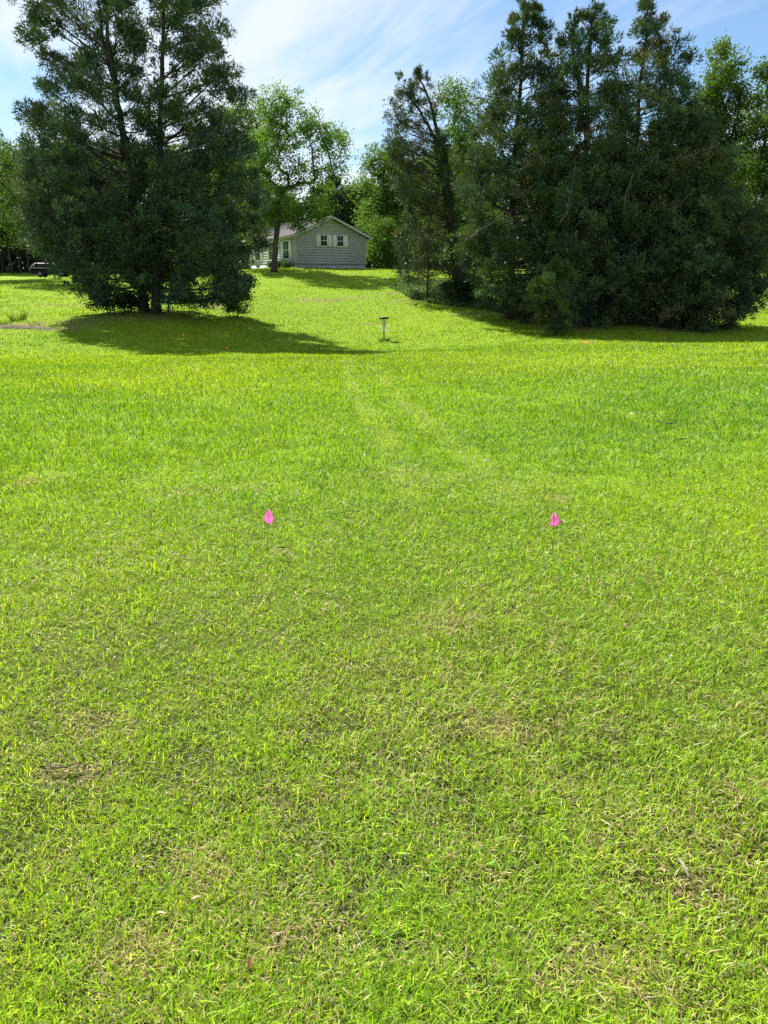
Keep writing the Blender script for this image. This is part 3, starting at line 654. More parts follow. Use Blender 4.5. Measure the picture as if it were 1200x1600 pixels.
cedar('broad dark cedar with drooping skirts at the far end of the cluster', 47.5, [[(1085, 520), (1085, 420), (1080, 320), (1074, 240), (1068, 165)]],
      [(160, 1058, 1080), (190, 1040, 1098), (230, 1030, 1115), (290, 1015, 1150), (350, 1000, 1180), (410, 990, 1192), (460, 995, 1185), (500, 1010, 1150), (518, 1030, 1120)],
      143, n_br=135, tint=(.92, 1.0, .92), plumes=15, k=50, r0=.24, asc=(.55, -.05), brown=.08, mixc=.6)
cedar('shaded cedar filling the gap low behind the middle of the cluster', 53.0, [[(950, 505), (950, 400), (950, 300), (950, 210)]],
      [(210, 930, 970), (280, 890, 1010), (360, 860, 1040), (440, 840, 1050), (490, 850, 1050)], 144, n_br=90, plumes=13, k=36, r0=.2, asc=(.5, 0), brown=.1)
cedar('bright young cedar bush standing in front of the cluster', None, [[(868, 524), (868, 480), (868, 440), (869, 412)], [(866, 500), (850, 460), (842, 424)], [(869, 500), (884, 460), (888, 420)]],
      [(411, 868, 874), (425, 850, 888), (440, 828, 890), (460, 832, 900), (485, 838, 896), (505, 848, 892), (518, 856, 884)], 145, n_br=46, plumes=11, k=40, r0=.07, asc=(1.3, .5), brown=.0, tint=(.85, .95, .55), size=.18, wid=.04, mixc=1.0, plume_len=.75, name='cedar_bush', inner=.2, sub=.6)
cedar('small greyish cedar bush beside the bright one, leaning from the cluster', None, [[(815, 505), (815, 470), (812, 445)]],
      [(440, 800, 830), (460, 788, 842), (480, 792, 850), (498, 800, 850)], 146, n_br=40, plumes=9, k=36, r0=.05, asc=(.7, .2), brown=.3, size=.18, wid=.04, mixc=1.0, plume_len=.6, name='cedar_bush', inner=.2)
broad('light green tree topping out behind the far end of the cedar cluster', 62.0, [(1128, 478), (1128, 400), (1128, 320), (1126, 240)], [(1125, 130, 42, 55), (1150, 190, 40, 60), (1100, 190, 30, 60), (1140, 270, 45, 60)], 150, n_t=240, k=30, leaf=.22, r0=.24, cr=.62, c1=(.06, .115, .02), c2=(.11, .17, .028))
broad('dark green tree at the right edge of the picture with low limbs', 57.0, [(1215, 490), (1216, 420), (1214, 330), (1212, 240)], [(1215, 170, 45, 70), (1200, 260, 50, 70), (1205, 350, 50, 60), (1225, 420, 55, 30), (1260, 300, 60, 120), (1195, 130, 18, 28)], 151, n_t=300, k=34, leaf=.20, r0=.28, cr=.62, c1=(.04, .085, .018), c2=(.075, .13, .022))

# ------------------------------------------------------------------ the wood behind: a few kinds, copied
def copy_tree(root, loc, rz, scale, label, group):
    r = root.copy(); COL.objects.link(r); r.location = [float(q) for q in loc]; r.rotation_euler = (0, 0, rz); r.scale = (scale,) * 3
    r['label'] = label; r['group'] = group
    for ch in root.children:
        c = ch.copy(); COL.objects.link(c); c.parent = r
    return r
def wood_tree(seed, h, cr_, pine):
    rng = np.random.default_rng(seed)
    root = thing('pine_tree' if pine else 'forest_tree', (0, 0, 0), 'x', 'tree')
    w = Buf(); n = 12; s = np.linspace(0, 1, n)
    P = np.stack([np.cumsum(rng.normal(0, .06, n)), np.cumsum(rng.normal(0, .06, n)), s * h * (.97 if pine else .7)], -1); P[:, :2] -= P[0, :2]
    w.tube(P, .22 * (1 - s * .8) + .02, 7)
    m = 110; zz_ = (.42 + .56 * rng.random(m) ** .9 if pine else .22 + .78 * rng.random(m)) * h
    f = zz_ / h; prof = (np.sqrt(np.clip(1.02 - f, 0, 1)) * 1.1 if pine else np.sin(np.clip((f - .1) / .95, 0, 1) * math.pi) ** .6)
    az = rng.random(m) * 6.283; rd = cr_ * prof * np.sqrt(rng.uniform(.25, 1.05, m))
    T = np.stack([np.cos(az) * rd, np.sin(az) * rd, zz_], -1)
    for t in T:
        z0 = max(.18 * h, min(P[-1, 2], t[2] - .35 * np.hypot(t[0], t[1])))
        p0 = np.array([np.interp(z0, P[:, 2], P[:, 0]), np.interp(z0, P[:, 2], P[:, 1]), z0])
        w.tube(bez(p0, (p0 + t) / 2 + rng.normal(0, .2, 3), t, 4), [.06, .045, .03, .012], 4, caps=False)
    link('trunk', w.mesh('trunk', (0, 0, 0), True), M['dbark'], root)
    t = rng.random(m)[:, None]
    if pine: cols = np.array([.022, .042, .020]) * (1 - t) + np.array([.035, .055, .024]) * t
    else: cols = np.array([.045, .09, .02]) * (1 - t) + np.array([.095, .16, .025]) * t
    V, Q, C = leaves(T, (1.1 if pine else 1.35) * rng.uniform(.7, 1.3, m), 95, rng, .42 if pine else .46, cols, .3)
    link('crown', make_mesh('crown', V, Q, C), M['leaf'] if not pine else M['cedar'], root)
    return root
rw = random.Random(5)
protos = {('p', 0): wood_tree(201, 17, 3.2, True), ('p', 1): wood_tree(202, 19, 3.0, True), ('b', 0): wood_tree(203, 14, 4.6, False), ('b', 1): wood_tree(204, 13, 4.2, False)}
used = set()
def plant(kind, px, Y, top_v, label, group):
    i = rw.randrange(2); pr = protos[(kind, i)]; x = at(px, 430, Y)[0]; z = H(x, Y)
    hgt = at(px, top_v, Y)[2] - z; base_h = {('p', 0): 17, ('p', 1): 19, ('b', 0): 14, ('b', 1): 13}[(kind, i)]
    if (kind, i) not in used:
        used.add((kind, i)); pr.location = (float(x), float(Y), z); pr.scale = (hgt / base_h,) * 3; pr.rotation_euler[2] = rw.random() * 6; pr['label'] = label; pr['group'] = group; return pr
    return copy_tree(pr, (x, Y, z), rw.random() * 6.28, hgt / base_h, label, group)
LW = 'shaded pine in the dark wood behind the parked vehicle'
for px, Y, tv in [(-40, 122, 260), (-12, 116, 290), (6, 121, 270), (20, 113, 300), (33, 119, 285), (46, 114, 310), (62, 125, 290), (80, 118, 300), (-25, 112, 320), (100, 126, 280), (125, 120, 300), (150, 128, 280)]:
    plant('p', px, Y, tv, LW, 'pines of the dark wood')
LB = 'leafy tree deep in the woodland beyond the lawn, partly hidden by nearer trees'
for px, Y, tv in [(-60, 140, 250), (0, 135, 262), (50, 138, 270), (110, 140, 250), (175, 132, 240), (230, 136, 250), (285, 134, 240), (330, 140, 250), (385, 130, 262), (415, 138, 290), (450, 134, 305), (560, 138, 290), (585, 126, 330), (640, 128, 280), (680, 132, 250), (730, 128, 240), (780, 120, 260), (850, 122, 250), (920, 118, 260), (990, 120, 250), (1060, 116, 240), (1130, 114, 250), (1180, 110, 240), (1240, 112, 230),
                  (20, 134, 330), (170, 126, 340), (260, 128, 345), (350, 124, 340), (620, 118, 345), (670, 116, 350), (760, 110, 350), (830, 104, 350), (930, 104, 350), (1020, 102, 350), (1100, 98, 350), (1230, 98, 340)]:
    side_ = 'in the woodland behind the two tall cedars' if px < 370 else 'in the woodland directly behind the house' if px < 600 else 'in the woodland behind the leaning cedar' if px < 770 else 'in the woodland behind the cedar cluster'
    plant('b', px, Y, tv, 'leafy tree ' + side_, 'trees ' + side_)
for px, Y, tv, lab in [(522, 132, 272, 'dark pine whose top shows over the house roof'), (500, 140, 292, 'smaller dark pine behind the house roof, beside the taller pine'), (545, 142, 300, 'faint dark pine between the house roof and the sunlit trees')]:
    plant('p', px, Y, tv, lab, 'pines behind the house')

def undergrowth():
    rng = np.random.default_rng(66); n = 12000
    x = rng.uniform(-125, 125, n); y = 127 + rng.random(n) ** 1.0 * 34 + np.abs(x) * -.12
    top = 3.0 + 6.5 * fbm(x, y, 9, 61, 3) ** 1.3
    z = height(x, y) + top * rng.random(n) ** 1.3
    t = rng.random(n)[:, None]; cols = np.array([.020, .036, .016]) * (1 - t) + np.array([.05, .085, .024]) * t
    V, Q, C = leaves(np.column_stack([x, y, z]), np.full(n, .9), 4, rng, 1.0, cols, .3)
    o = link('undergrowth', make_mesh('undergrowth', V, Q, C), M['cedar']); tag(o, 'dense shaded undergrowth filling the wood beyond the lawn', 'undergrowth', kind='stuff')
undergrowth()

# ------------------------------------------------------------------ house
def house():
    c = at(463, 418, 83.5); th = math.radians(32); base = np.array([c[0], 83.5, H(c[0], 83.5) + .04])
    root = thing('house', base, 'single-storey grey clapboard house with white shutters at the top of the hill', 'house', rz=th)
    W, L, F, E = 8.65, 13.0, .38, 3.28; RISE = 1.8; mid = W / 2
    def part(name, b, m, par=None, smooth=False): return link(name, b.mesh(name, (0, 0, 0), smooth), m, par or root)
    b = Buf(); b.box(.06, W - .06, .06, L - .06, -1.2, F); part('foundation', b, M['found'])
    # wall cores
    b = Buf(); b.prism([(.03, F), (W - .03, F), (W - .03, E), (mid, E + RISE), (.03, E)], 1, .03, L - .03); wall = part('wall', b, M['siding'])
    # openings sit proud of the wall; boards run between
    def window(x, w, z0, z1, side, rows=2, cols=2, shut=.42):
        """side 'g' gable (y=0 plane) or 'l' left wall (x=0 plane)"""
        def bx(name, a0, a1, d0, d1, z0_, z1_, m, par=None):
            q = Buf()
            if side == 'g': q.box(a0, a1, -d1, -d0, z0_, z1_)
            else: q.box(-d1, -d0, a0, a1, z0_, z1_)
            return part(name, q, m, par)
        win = bx('window', x - w / 2, x + w / 2, .0, .034, z0, z1, M['black'])
        zm = (z0 + z1) / 2
        bx('pane', x - w / 2 + .04, x + w / 2 - .04, .036, .042, z0 + .04, zm - .02, M['glass'], win); bx('pane', x - w / 2 + .04, x + w / 2 - .04, .038, .046, zm + .02, z1 - .04, M['glass'], win)
        for a0, a1 in ((x - w / 2 - .05, x - w / 2 + .04), (x + w / 2 - .04, x + w / 2 + .05)): bx('frame', a0, a1, .0, .07, z0 - .05, z1 + .05, M['white'], win)
        for q0, q1 in ((z0 - .07, z0 + .03), (z1 - .03, z1 + .07), (zm - .03, zm + .03)): bx('frame', x - w / 2 + .04, x + w / 2 - .04, .0, .066, q0, q1, M['white'], win)
        for k in range(1, cols): bx('muntin', x - w / 2 + w * k / cols - .014, x - w / 2 + w * k / cols + .014, .046, .06, zm + .03, z1 - .03, M['white'], win)
        for s_ in (-1, 1):
            a = x + s_ * (w / 2 + .06 + shut / 2)
            sh = bx('shutter', a - shut / 2, a + shut / 2, .0, .05, z0 - .06, z1 + .06, M['white'])
            for k in range(8):
                q = z0 + (z1 - z0) * (k + .5) / 8; bx('slat', a - shut / 2 + .05, a + shut / 2 - .05, .05, .062, q - .05, q + .03, M['white'], sh)
    window(3.35, .82, 2.25, 3.35, 'g', shut=.46); window(5.35, .82, 2.25, 3.35, 'g', shut=.46)
    window(2.35, 1.5, .95, 2.75, 'l', cols=3, shut=.5); window(6.2, 1.5, .95, 2.75, 'l', cols=3, shut=.5); window(10.2, 1.5, .95, 2.75, 'l', cols=3, shut=.5)
    # lap siding boards, each one a piece
    hgt = .28
    k = 0; z = F
    while z < E + RISE - .15:
        z1 = min(z + hgt, E + RISE - .1); x0 = .05; x1 = W - .05
        if z1 > E: t = (z1 - E) / RISE; x0, x1 = mid * t + .03, W - mid * t - .03
        if x1 - x0 > .3:
            b = Buf(); b.prism([(.028, z - .006), (-.006, z - .006), (-.002, z1 - .004), (.028, z1 - .004)], 0, x0, x1); part('siding_board', b, M['siding'], wall)
        z += hgt
    z = F
    while z < E - .05:
        z1 = min(z + hgt, E)
        b = Buf(); b.prism([(.028, z - .006), (-.006, z - .006), (-.002, z1 - .004), (.028, z1 - .004)], 1, .05, L - .05); part('siding_board', b, M['siding'], wall)
        z += hgt
    for x, y in ((0, 0), (W, 0), (0, L)):
        b = Buf(); b.box(x - .045, x + .06 if x == 0 else x + .045, y - .045, y + .06, F - .02, E); part('corner_board', b, M['trim'])
    # roof: two slabs, rake boards, fascia
    ov, rk = .55, .45; sl = RISE / mid; zr = E + RISE + .06; th_ = .16
    b = Buf(); poly = [(-ov, zr - (mid + ov) * sl), (mid, zr), (W + ov, zr - (mid + ov) * sl), (W + ov, zr - (mid + ov) * sl + th_), (mid, zr + th_), (-ov, zr - (mid + ov) * sl + th_)]
    b2 = Buf()
    n = len(poly)
    V = [(p[0], y, p[1]) for y in (-rk, L + rk) for p in poly]
    b2.add(V, Q=[(0, 1, 4, 5), (1, 2, 3, 4), (6, 11, 10, 7), (7, 10, 9, 8)] + [(i, n + i, n + (i + 1) % n, (i + 1) % n) for i in range(n)])
    roof = part('roof', b2, M['roof'])
    # shingle courses
    nc = 16
    for s_ in (-1, 1):
        for i in range(nc):
            f0, f1 = i / nc, (i + 1) / nc + .012
            xa, xb = mid + s_ * (mid + ov + .03) * (1 - f0), mid + s_ * (mid + ov + .03) * (1 - min(1, f1))
            za, zb_ = zr + th_ - abs(xa - mid) * sl, zr + th_ - abs(xb - mid) * sl
            b = Buf(); b.prism([(xa, za + .004), (xb, zb_ + .004), (xb, zb_ + .012), (xa, za + .034)], 1, -rk - .03, L + rk + .03); part('shingle_course', b, M['roof'], roof)
    for s_ in (-1, 1):
        xa, xb = mid + s_ * (mid + ov + .02), mid
        za, zb_ = zr - (mid + ov + .02) * sl, zr
        b = Buf(); b.prism([(xa, za - .10), (xb, zb_ - .10), (xb, zb_ + th_ - .03), (xa, za + th_ - .03)], 1, -rk - .045, -rk - .004); part('rake_board', b, M['trim'])
        b = Buf(); xs = -ov if s_ < 0 else W + ov; b.box(xs - .03 if s_ < 0 else xs + .004, xs - .004 if s_ < 0 else xs + .03, -rk, L + rk, zr - (mid + ov) * sl - .1, zr - (mid + ov) * sl + th_ - .02); part('fascia', b, M['trim'])
        b = Buf(); b.box(-ov if s_ < 0 else W + .05, -.05 if s_ < 0 else W + ov, -rk, L + rk, zr - (mid + ov) * sl - .08, zr - (mid + ov) * sl - .04); part('soffit', b, M['trim'])
    b = Buf(); b.box(mid - 1.6, mid + 1.6, -.03, -.012, E + .74, E + .80); part('gable_band', b, M['trim'])
    # shrubs under the left wall windows
    return root, base, th
HOUSE, hb, hth = house()
def hpt(x, y): return hb[0] + x * math.cos(hth) - y * math.sin(hth), hb[1] + x * math.sin(hth) + y * math.cos(hth)
def blob_bush(label, x, y, rx, rz, seed, n_t, k, leaf, cr, c1, c2, name='garden_bush', group=None):
    rng = np.random.default_rng(seed); z = H(x, y); root = thing(name, (x, y, z), label, 'bush', group)
    d = nrm(rng.normal(0, 1, (n_t, 3))); d[:, 2] = np.abs(d[:, 2]); P = d * np.array([rx, rx, rz]) * (rng.random(n_t) ** .4)[:, None] + np.array([0, 0, .05])
    w = Buf()
    for p in P: w.tube(np.array([[p[0] * .1, p[1] * .1, -.05], p * .5 + [0, 0, .02], p]), [.02, .014, .006], 4, caps=False)
    link('stem', w.mesh('stem'), M['dbark'], root)
    t = rng.random(n_t)[:, None]; V, Q, C = leaves(P, np.full(n_t, cr), k, rng, leaf, np.array(c1) * (1 - t) + np.array(c2) * t)
    link('foliage', make_mesh('foliage', V, Q, C), M['leaf'], root); return root
for i, (u, sz) in enumerate([(1.0, .55), (2.6, .65), (4.6, .5)]):
    x, y = hpt(-.8, u)
    blob_bush(['small dark bush under the side wall at the house corner', 'rounded bush below the shuttered side window', 'low bush by the pecan trunk along the side wall'][i], x, y, sz, sz * 1.3, 300 + i, 24, 30, .16, .28, (.03, .06, .02), (.06, .1, .03))

# ------------------------------------------------------------------ parked vehicle
def vehicle():
    c = at(52, 432, 101); base = np.array([c[0], 101.0, H(c[0] + 2.3, 101) + .0])
    root = thing('parked_vehicle', base, 'dark parked estate vehicle half hidden behind cedar branches', 'vehicle', rz=math.radians(4))
    def part(name, b, m, par=None, smooth=False): return link(name, b.mesh(name, (0, 0, 0), smooth), m, par or root)
    # side outline (x along length, z up), rear at x=0; lower body then greenhouse, lofted across the width
    def loft(outline, halfw):
        b = Buf(); n = len(outline); ys = [(-1, .90), (-.97, 1.0), (.97, 1.0), (1, .90)]
        cx = np.mean([p[0] for p in outline]); cz = np.mean([p[1] for p in outline]); V = []
        for y, s_ in ys:
            for p in outline: V.append((cx + (p[0] - cx) * (1 - (1 - s_) * .15), y * halfw * (1 - .22 * max(0, (p[1] - 1.05)) / .7), cz + (p[1] - cz) * s_))
        Q = [(i * n + j, i * n + (j + 1) % n, (i + 1) * n + (j + 1) % n, (i + 1) * n + j) for i in range(3) for j in range(n)]
        base_n = b.n; b.add(V, Q=Q)
        for o in (0, 3 * n):
            b.add([(cx, V[o][1], cz)]); k = b.n - 1
            b.t.append(np.array([(k, o + j, o + (j + 1) % n) for j in range(n)]))
        return b
    arch = lambda xc, r: [(xc + r * math.cos(a), .38 + r * math.sin(a)) for a in np.linspace(0, math.pi, 9)]
    low = [(.02, .42), (.0, .75), (.05, 1.12), (.9, 1.14), (3.3, 1.08), (4.4, .98), (4.72, .82), (4.76, .42)] + arch(3.85, .40) + arch(1.2, .40)
    part('body', loft(low, .92), M['carpaint'], smooth=False)
    gh = [(.12, 1.12), (.55, 1.66), (.9, 1.74), (2.2, 1.74), (2.75, 1.66), (3.45, 1.1)]
    cab = part('cabin', loft(gh, .88), M['carpaint'])
    for y in (-1, 1):
        for q in ([(.36, 1.16), (.72, 1.6), (1.05, 1.62), (1.05, 1.16)], [(1.13, 1.16), (1.13, 1.63), (2.0, 1.63), (2.0, 1.16)], [(2.08, 1.15), (2.08, 1.63), (2.66, 1.58), (3.2, 1.13)]):
            b = Buf(); V = []
            for d in (.0, .012):
                for p in q: V.append((p[0], y * (.885 * (1 - .22 * (p[1] - 1.05) / .7) + d - .004), p[1]))
            b.add(V, Q=[(0, 1, 2, 3), (4, 7, 6, 5), (0, 4, 5, 1), (1, 5, 6, 2), (2, 6, 7, 3), (3, 7, 4, 0)]); part('window', b, M['glass'], cab)
        b = Buf(); b.tube([(.06, y * .925, 1.12), (1.5, y * .93, 1.135), (3.3, y * .925, 1.09)], .028, 6); part('belt_trim', b, M['chrome'])
        b = Buf(); b.tube([(.14, y * .88, 1.16), (.34, y * .83, 1.44), (.62, y * .75, 1.68), (.95, y * .73, 1.755)], .04, 6); part('pillar_trim', b, M['chrome'], cab)
        b = Buf(); b.tube([(.66, y * .80, 1.62), (.56, y * .84, 1.4), (.54, y * .88, 1.16)], .025, 6); part('pillar_trim', b, M['chrome'], cab)
        b = Buf(); b.box(-.03, .10, y * .9 - .05, y * .9 + .05, .86, 1.14); part('tail_light', b, M['red'])
        for xw in (1.2, 3.85):
            b = Buf(); b.tube([(xw, y * .70, .37), (xw, y * .93, .37)], .36, 20); wh = part('wheel', b, M['rubber'])
            b = Buf(); b.tube([(xw, y * .90, .37), (xw, y * .945, .37)], .235, 16); part('rim', b, M['alloy'], wh)
    b = Buf(); b.box(-.10, .06, -.86, .86, .42, .64); part('bumper', b, M['black'])
    b = Buf(); b.box(-.035, -.012, -.26, .26, .78, .92); part('number_plate', b, M['plate'])
    b = Buf(); V = [(.16, -.68, 1.18), (.16, .68, 1.18), (.50, .62, 1.6), (.50, -.62, 1.6)]; V += [(p[0] - .03, p[1], p[2] + .01) for p in V]
    b.add(V, Q=[(0, 1, 2, 3), (4, 7, 6, 5), (0, 4, 5, 1), (1, 5, 6, 2), (2, 6, 7, 3), (3, 7, 4, 0)]); part('rear_window', b, M['glass'], cab)
vehicle()

# ------------------------------------------------------------------ disc golf basket
def basket():
    x, y = ground_xy(600, 533); z = H(x, y); base = np.array([x, y, z])
    root = thing('disc_golf_basket', base, 'disc golf basket with chains on a dark pole in the sunlit hollow', 'disc golf basket')
    def part(name, b, m, par=None): return link(name, b.mesh(name, (0, 0, 0), True), m, par or root)
    def ring(b, r, z_, t, n=28): 
        a = np.linspace(0, 2 * math.pi, n + 1); b.tube(np.stack([r * np.cos(a), r * np.sin(a), np.full(n + 1, z_)], -1), t, 5, caps=False)
    hgt = 36.0 / ppm(y, z)
    s = hgt / 1.40
    b = Buf(); b.tube([(0, 0, -.1), (0, 0, hgt + .02)], .034, 10); part('pole', b, M['black'])
    b = Buf(); b.lathe([(.05, hgt - .005), (.285 * s, hgt - .005), (.285 * s, hgt - .10), (.270 * s, hgt - .10), (.270 * s, hgt - .03), (.05, hgt - .03)], (0, 0, 0), 32); band = part('top_band', b, M['black'])
    for k in range(6):
        a = k * math.pi / 3; q = Buf(); q.tube([(0, 0, hgt - .02), (.27 * s * math.cos(a), .27 * s * math.sin(a), hgt - .02)], .008, 5); part('spoke', q, M['steel'], band)
    for n, ro, off in ((12, .245, 0), (6, .15, .26)):
        for k in range(n):
            a = k * 2 * math.pi / n + off; ca, sa = math.cos(a), math.sin(a); q = Buf(); t = np.linspace(0, 1, 9)
            rr = ro * s * (1 - t) ** .75 + .035 * t; zz_ = (hgt - .06) - t * .50 * s
            q.tube(np.stack([rr * ca, rr * sa, zz_], -1), .0055 + .003 * (np.arange(9) % 2), 5); part('chain', q, M['steel'])
    zb_, zt_ = .62 * s, .84 * s
    b = Buf(); ring(b, .33 * s, zt_, .008); ring(b, .33 * s, zb_ + .02, .006); ring(b, .16 * s, zb_, .005); tray = part('tray', b, M['steel'])
    for k in range(20):
        a = k * 2 * math.pi / 20; q = Buf(); ca, sa = math.cos(a), math.sin(a)
        q.tube([(.04 * ca, .04 * sa, zb_ - .02), (.31 * s * ca, .31 * s * sa, zb_), (.33 * s * ca, .33 * s * sa, zb_ + .02), (.33 * s * ca, .33 * s * sa, zt_ + .03)], .0045, 4); part('tray_wire', q, M['steel'], tray)
    b = Buf(); b.tube([(0, 0, zb_ - .05), (0, 0, zb_ + .02)], .045, 10); part('collar', b, M['steel'], tray)
    xs, ys = x - .13, y - .1
    b = Buf(); b.tube([(0, 0, -.05), (.01, 0, .26), (.03, 0, .30)], [.014, .014, .006], 6); o = link('marker_stake', b.mesh('marker_stake'), M['pale']); o.location = (xs, ys, H(xs, ys)); tag(o, 'short pale stake stuck in the grass against the basket pole', 'stake')
    return x, y
BX, BY = basket()
def tuft(label, x, y, n, h, spread, cols, seed, name='grass_tuft', cat='grass tuft', group=None):
    rng = np.random.default_rng(seed); z = H(x, y); b = Buf()
    for i in range(n):
        a = rng.random() * 6.283; r = spread * math.sqrt(rng.random()) * .6; l = h * rng.uniform(.5, 1.1); t = rng.uniform(.1, .8)
        p0 = np.array([math.cos(a) * r, math.sin(a) * r, -.01]); d = np.array([math.cos(a) * math.sin(t), math.sin(a) * math.sin(t), math.cos(t)])
        sd = np.array([-math.sin(a + 1), math.cos(a + 1), 0]) * h * .035
        m_ = p0 + d * l * .55; tp = p0 + d * l + np.array([math.cos(a), math.sin(a), -.4]) * l * .25
        b.add([p0 - sd, p0 + sd, m_ - sd * .8, m_ + sd * .8, tp], T=[(2, 3, 4)], Q=[(0, 1, 3, 2)], C=np.array(cols[rng.integers(len(cols))]) * rng.uniform(.8, 1.2))
    o = link(name, b.mesh(name), M['grass']); o.location = (x, y, z); tag(o, label, cat, group); return o
GR = [(.05, .12, .014), (.08, .17, .016), (.04, .09, .012)]; ST = [(.46, .37, .2), (.36, .27, .12), (.5, .43, .26)]
tuft('unmown tuft of taller grass round the foot of the basket pole', BX, BY - .02, 160, .26, .55, GR, 401)
for (px, v), n, h, sp, cols, lab in [((918, 538), 60, .34, .5, ST, 'pale dry weed clump standing on the lawn edge before the cedar cluster'), ((793, 549), 60, .16, .4, GR, 'small dark grass clump on the lawn between basket and cedar bush'),
                                     ((55, 510), 50, .35, .6, [(.09, .16, .03), (.2, .18, .06)], 'dry-looking weed at the middle of the bare soil bank'), ((8, 508), 60, .4, .6, [(.07, .13, .03), (.12, .16, .04)], 'dark weed at the picture-edge end of the bare soil bank'), ((28, 501), 90, .7, .8, [(.09, .16, .03), (.14, .2, .04)], 'leafy weed growing out of the bare soil bank'), ((245, 855), 26, .07, .06, GR, 'tiny dark weed in the lawn left of the pink flag with the diamond shape')]:
    x, y = ground_xy(px, v); tuft(lab, x, y, n, h, sp, cols, 410 + px, name='weed', cat='weed')

# ------------------------------------------------------------------ marker flags
def flag(px_base, v_base, tip_px, outline, label, mat, seed, Y=None, wire=.0016, group=None, name='marker_flag'):
    """outline: photo pixels of the vinyl; built as a folded sheet on its wire"""
    if Y is None: x, y = ground_xy(px_base, v_base)
    else: y = Y; x = at(px_base, v_base, Y)[0]
    z = H(x, y); base = np.array([x, y, z]); root = thing(name, base, label, 'flag', group)
    top = at(*tip_px, y)
    b = Buf(); b.tube([base - [0, 0, .06], base + (top - base) * .5 + [.004, 0, 0], top], wire, 6); link('wire', b.mesh('wire', base, True), M['wire'], root)
    P = np.array([at(p, v, y) for p, v in outline]); c = P.mean(0)
    rng = np.random.default_rng(seed); n = len(P)
    # curved sheet: rings from the middle out, bulging along y, 1.2 mm thick
    rings = [0., .35, .7, 1.]; V = []
    for dy in (0.0, .0012):
        for f in rings[1:]:
            for p in P:
                q = c + (p - c) * f; V.append([q[0], y + dy - .010 + .018 * math.sin((q[0] - c[0]) * 60 + seed) * f, q[2]])
        V.append([c[0], y + dy - .012, c[2]])
    V = np.array(V); m = 3 * n + 1; T = []; Q = []
    for s_ in (0, 1):
        o = s_ * m
        for j in range(n):
            k = (j + 1) % n; T.append((o + 3 * n, o + j, o + k) if s_ else (o + 3 * n, o + k, o + j))
            for r_ in range(2):
                q = (o + r_ * n + j, o + r_ * n + k, o + (r_ + 1) * n + k, o + (r_ + 1) * n + j); Q.append(q[::-1] if s_ else q)
    for j in range(n): k = (j + 1) % n; Q.append((2 * n + j, 2 * n + k, m + 2 * n + k, m + 2 * n + j))
    bb = Buf(); bb.add(V, T=T, Q=Q); link('vinyl', bb.mesh('vinyl', base, True), mat, root); return root
flag(417, 866, (419, 796), [(420, 795), (424, 802), (428.5, 809), (427, 815), (421, 820), (417, 817), (412, 809), (416, 801)], 'pink marker flag hanging as an upright diamond beside a bare patch', M['pink'], 1)
flag(862, 878, (865, 801), [(865.5, 801), (871, 807), (877.5, 814), (872, 819), (864.5, 824), (859, 819.5), (862, 809)], 'pink marker flag blown out to one side, wire hidden in the grass', M['pink'], 2)
flag(353, 550, (353.5, 541), [(353, 541.5), (355.5, 543), (354.5, 546), (352.5, 546)], 'tiny orange marker flag at the sunny edge of the cedar shadow', M['orange'], 3, wire=.004)
flag(286, 529, (286.5, 520), [(286, 520), (288.5, 522), (287.5, 525), (285, 524.5)], 'tiny pale orange marker flag inside the cedar shadow', M['orange'], 4, wire=.004)

# ------------------------------------------------------------------ barrel, soil bank, ground cover, litter
x, y = at(723.5, 431, 73)[0], 73.0
b = Buf(); b.lathe([(0, 0), (.26, 0), (.29, .03), (.29, .3), (.305, .32), (.305, .35), (.29, .37), (.29, .62), (.305, .64), (.305, .67), (.29, .69), (.29, .93), (.26, .97), (.24, .97), (.24, .94), (0, .94)], (0, 0, 0), 24)
br = thing('plastic_barrel', (x, y, H(x, y)), 'blue plastic barrel standing behind the leaning cedar trunk', 'barrel')
link('body', b.mesh('body', (0, 0, 0), True), M['blue'], br)
b = Buf(); b.lathe([(0, .94), (.035, .94), (.035, .985), (0, .985)], (.14, 0, 0), 10); link('bung', b.mesh('bung', (0, 0, 0), True), M['white'], br)

def soil_bank():
    rng = np.random.default_rng(77); b = Buf()
    x0, y0 = ground_xy(-20, 512); x1, y1 = ground_xy(86, 515)
    n, m = 40, 7; V = []
    for i in range(n):
        f = i / (n - 1); cx, cy_ = x0 + (x1 - x0) * f, y0 + (y1 - y0) * f
        for j in range(m):
            g = j / (m - 1) * 2 - 1; xx = cx + rng.normal(0, .05); yy = cy_ + g * .34
            hh = .20 * (1 - g * g) * (math.sin(f * math.pi) ** .5 if 0 < f < 1 else 0) * rng.uniform(.4, 1.3)
            V.append((xx, yy, H(xx, yy) + hh - .03))
    i = (np.arange(n - 1)[:, None] * m + np.arange(m - 1)[None]).ravel()
    b.add(V, Q=np.stack([i, i + m, i + m + 1, i + 1], -1)); o = link('soil_bank', b.mesh('soil_bank', (0, 0, 0), False), M['dirt']); tag(o, kind='structure')
soil_bank()
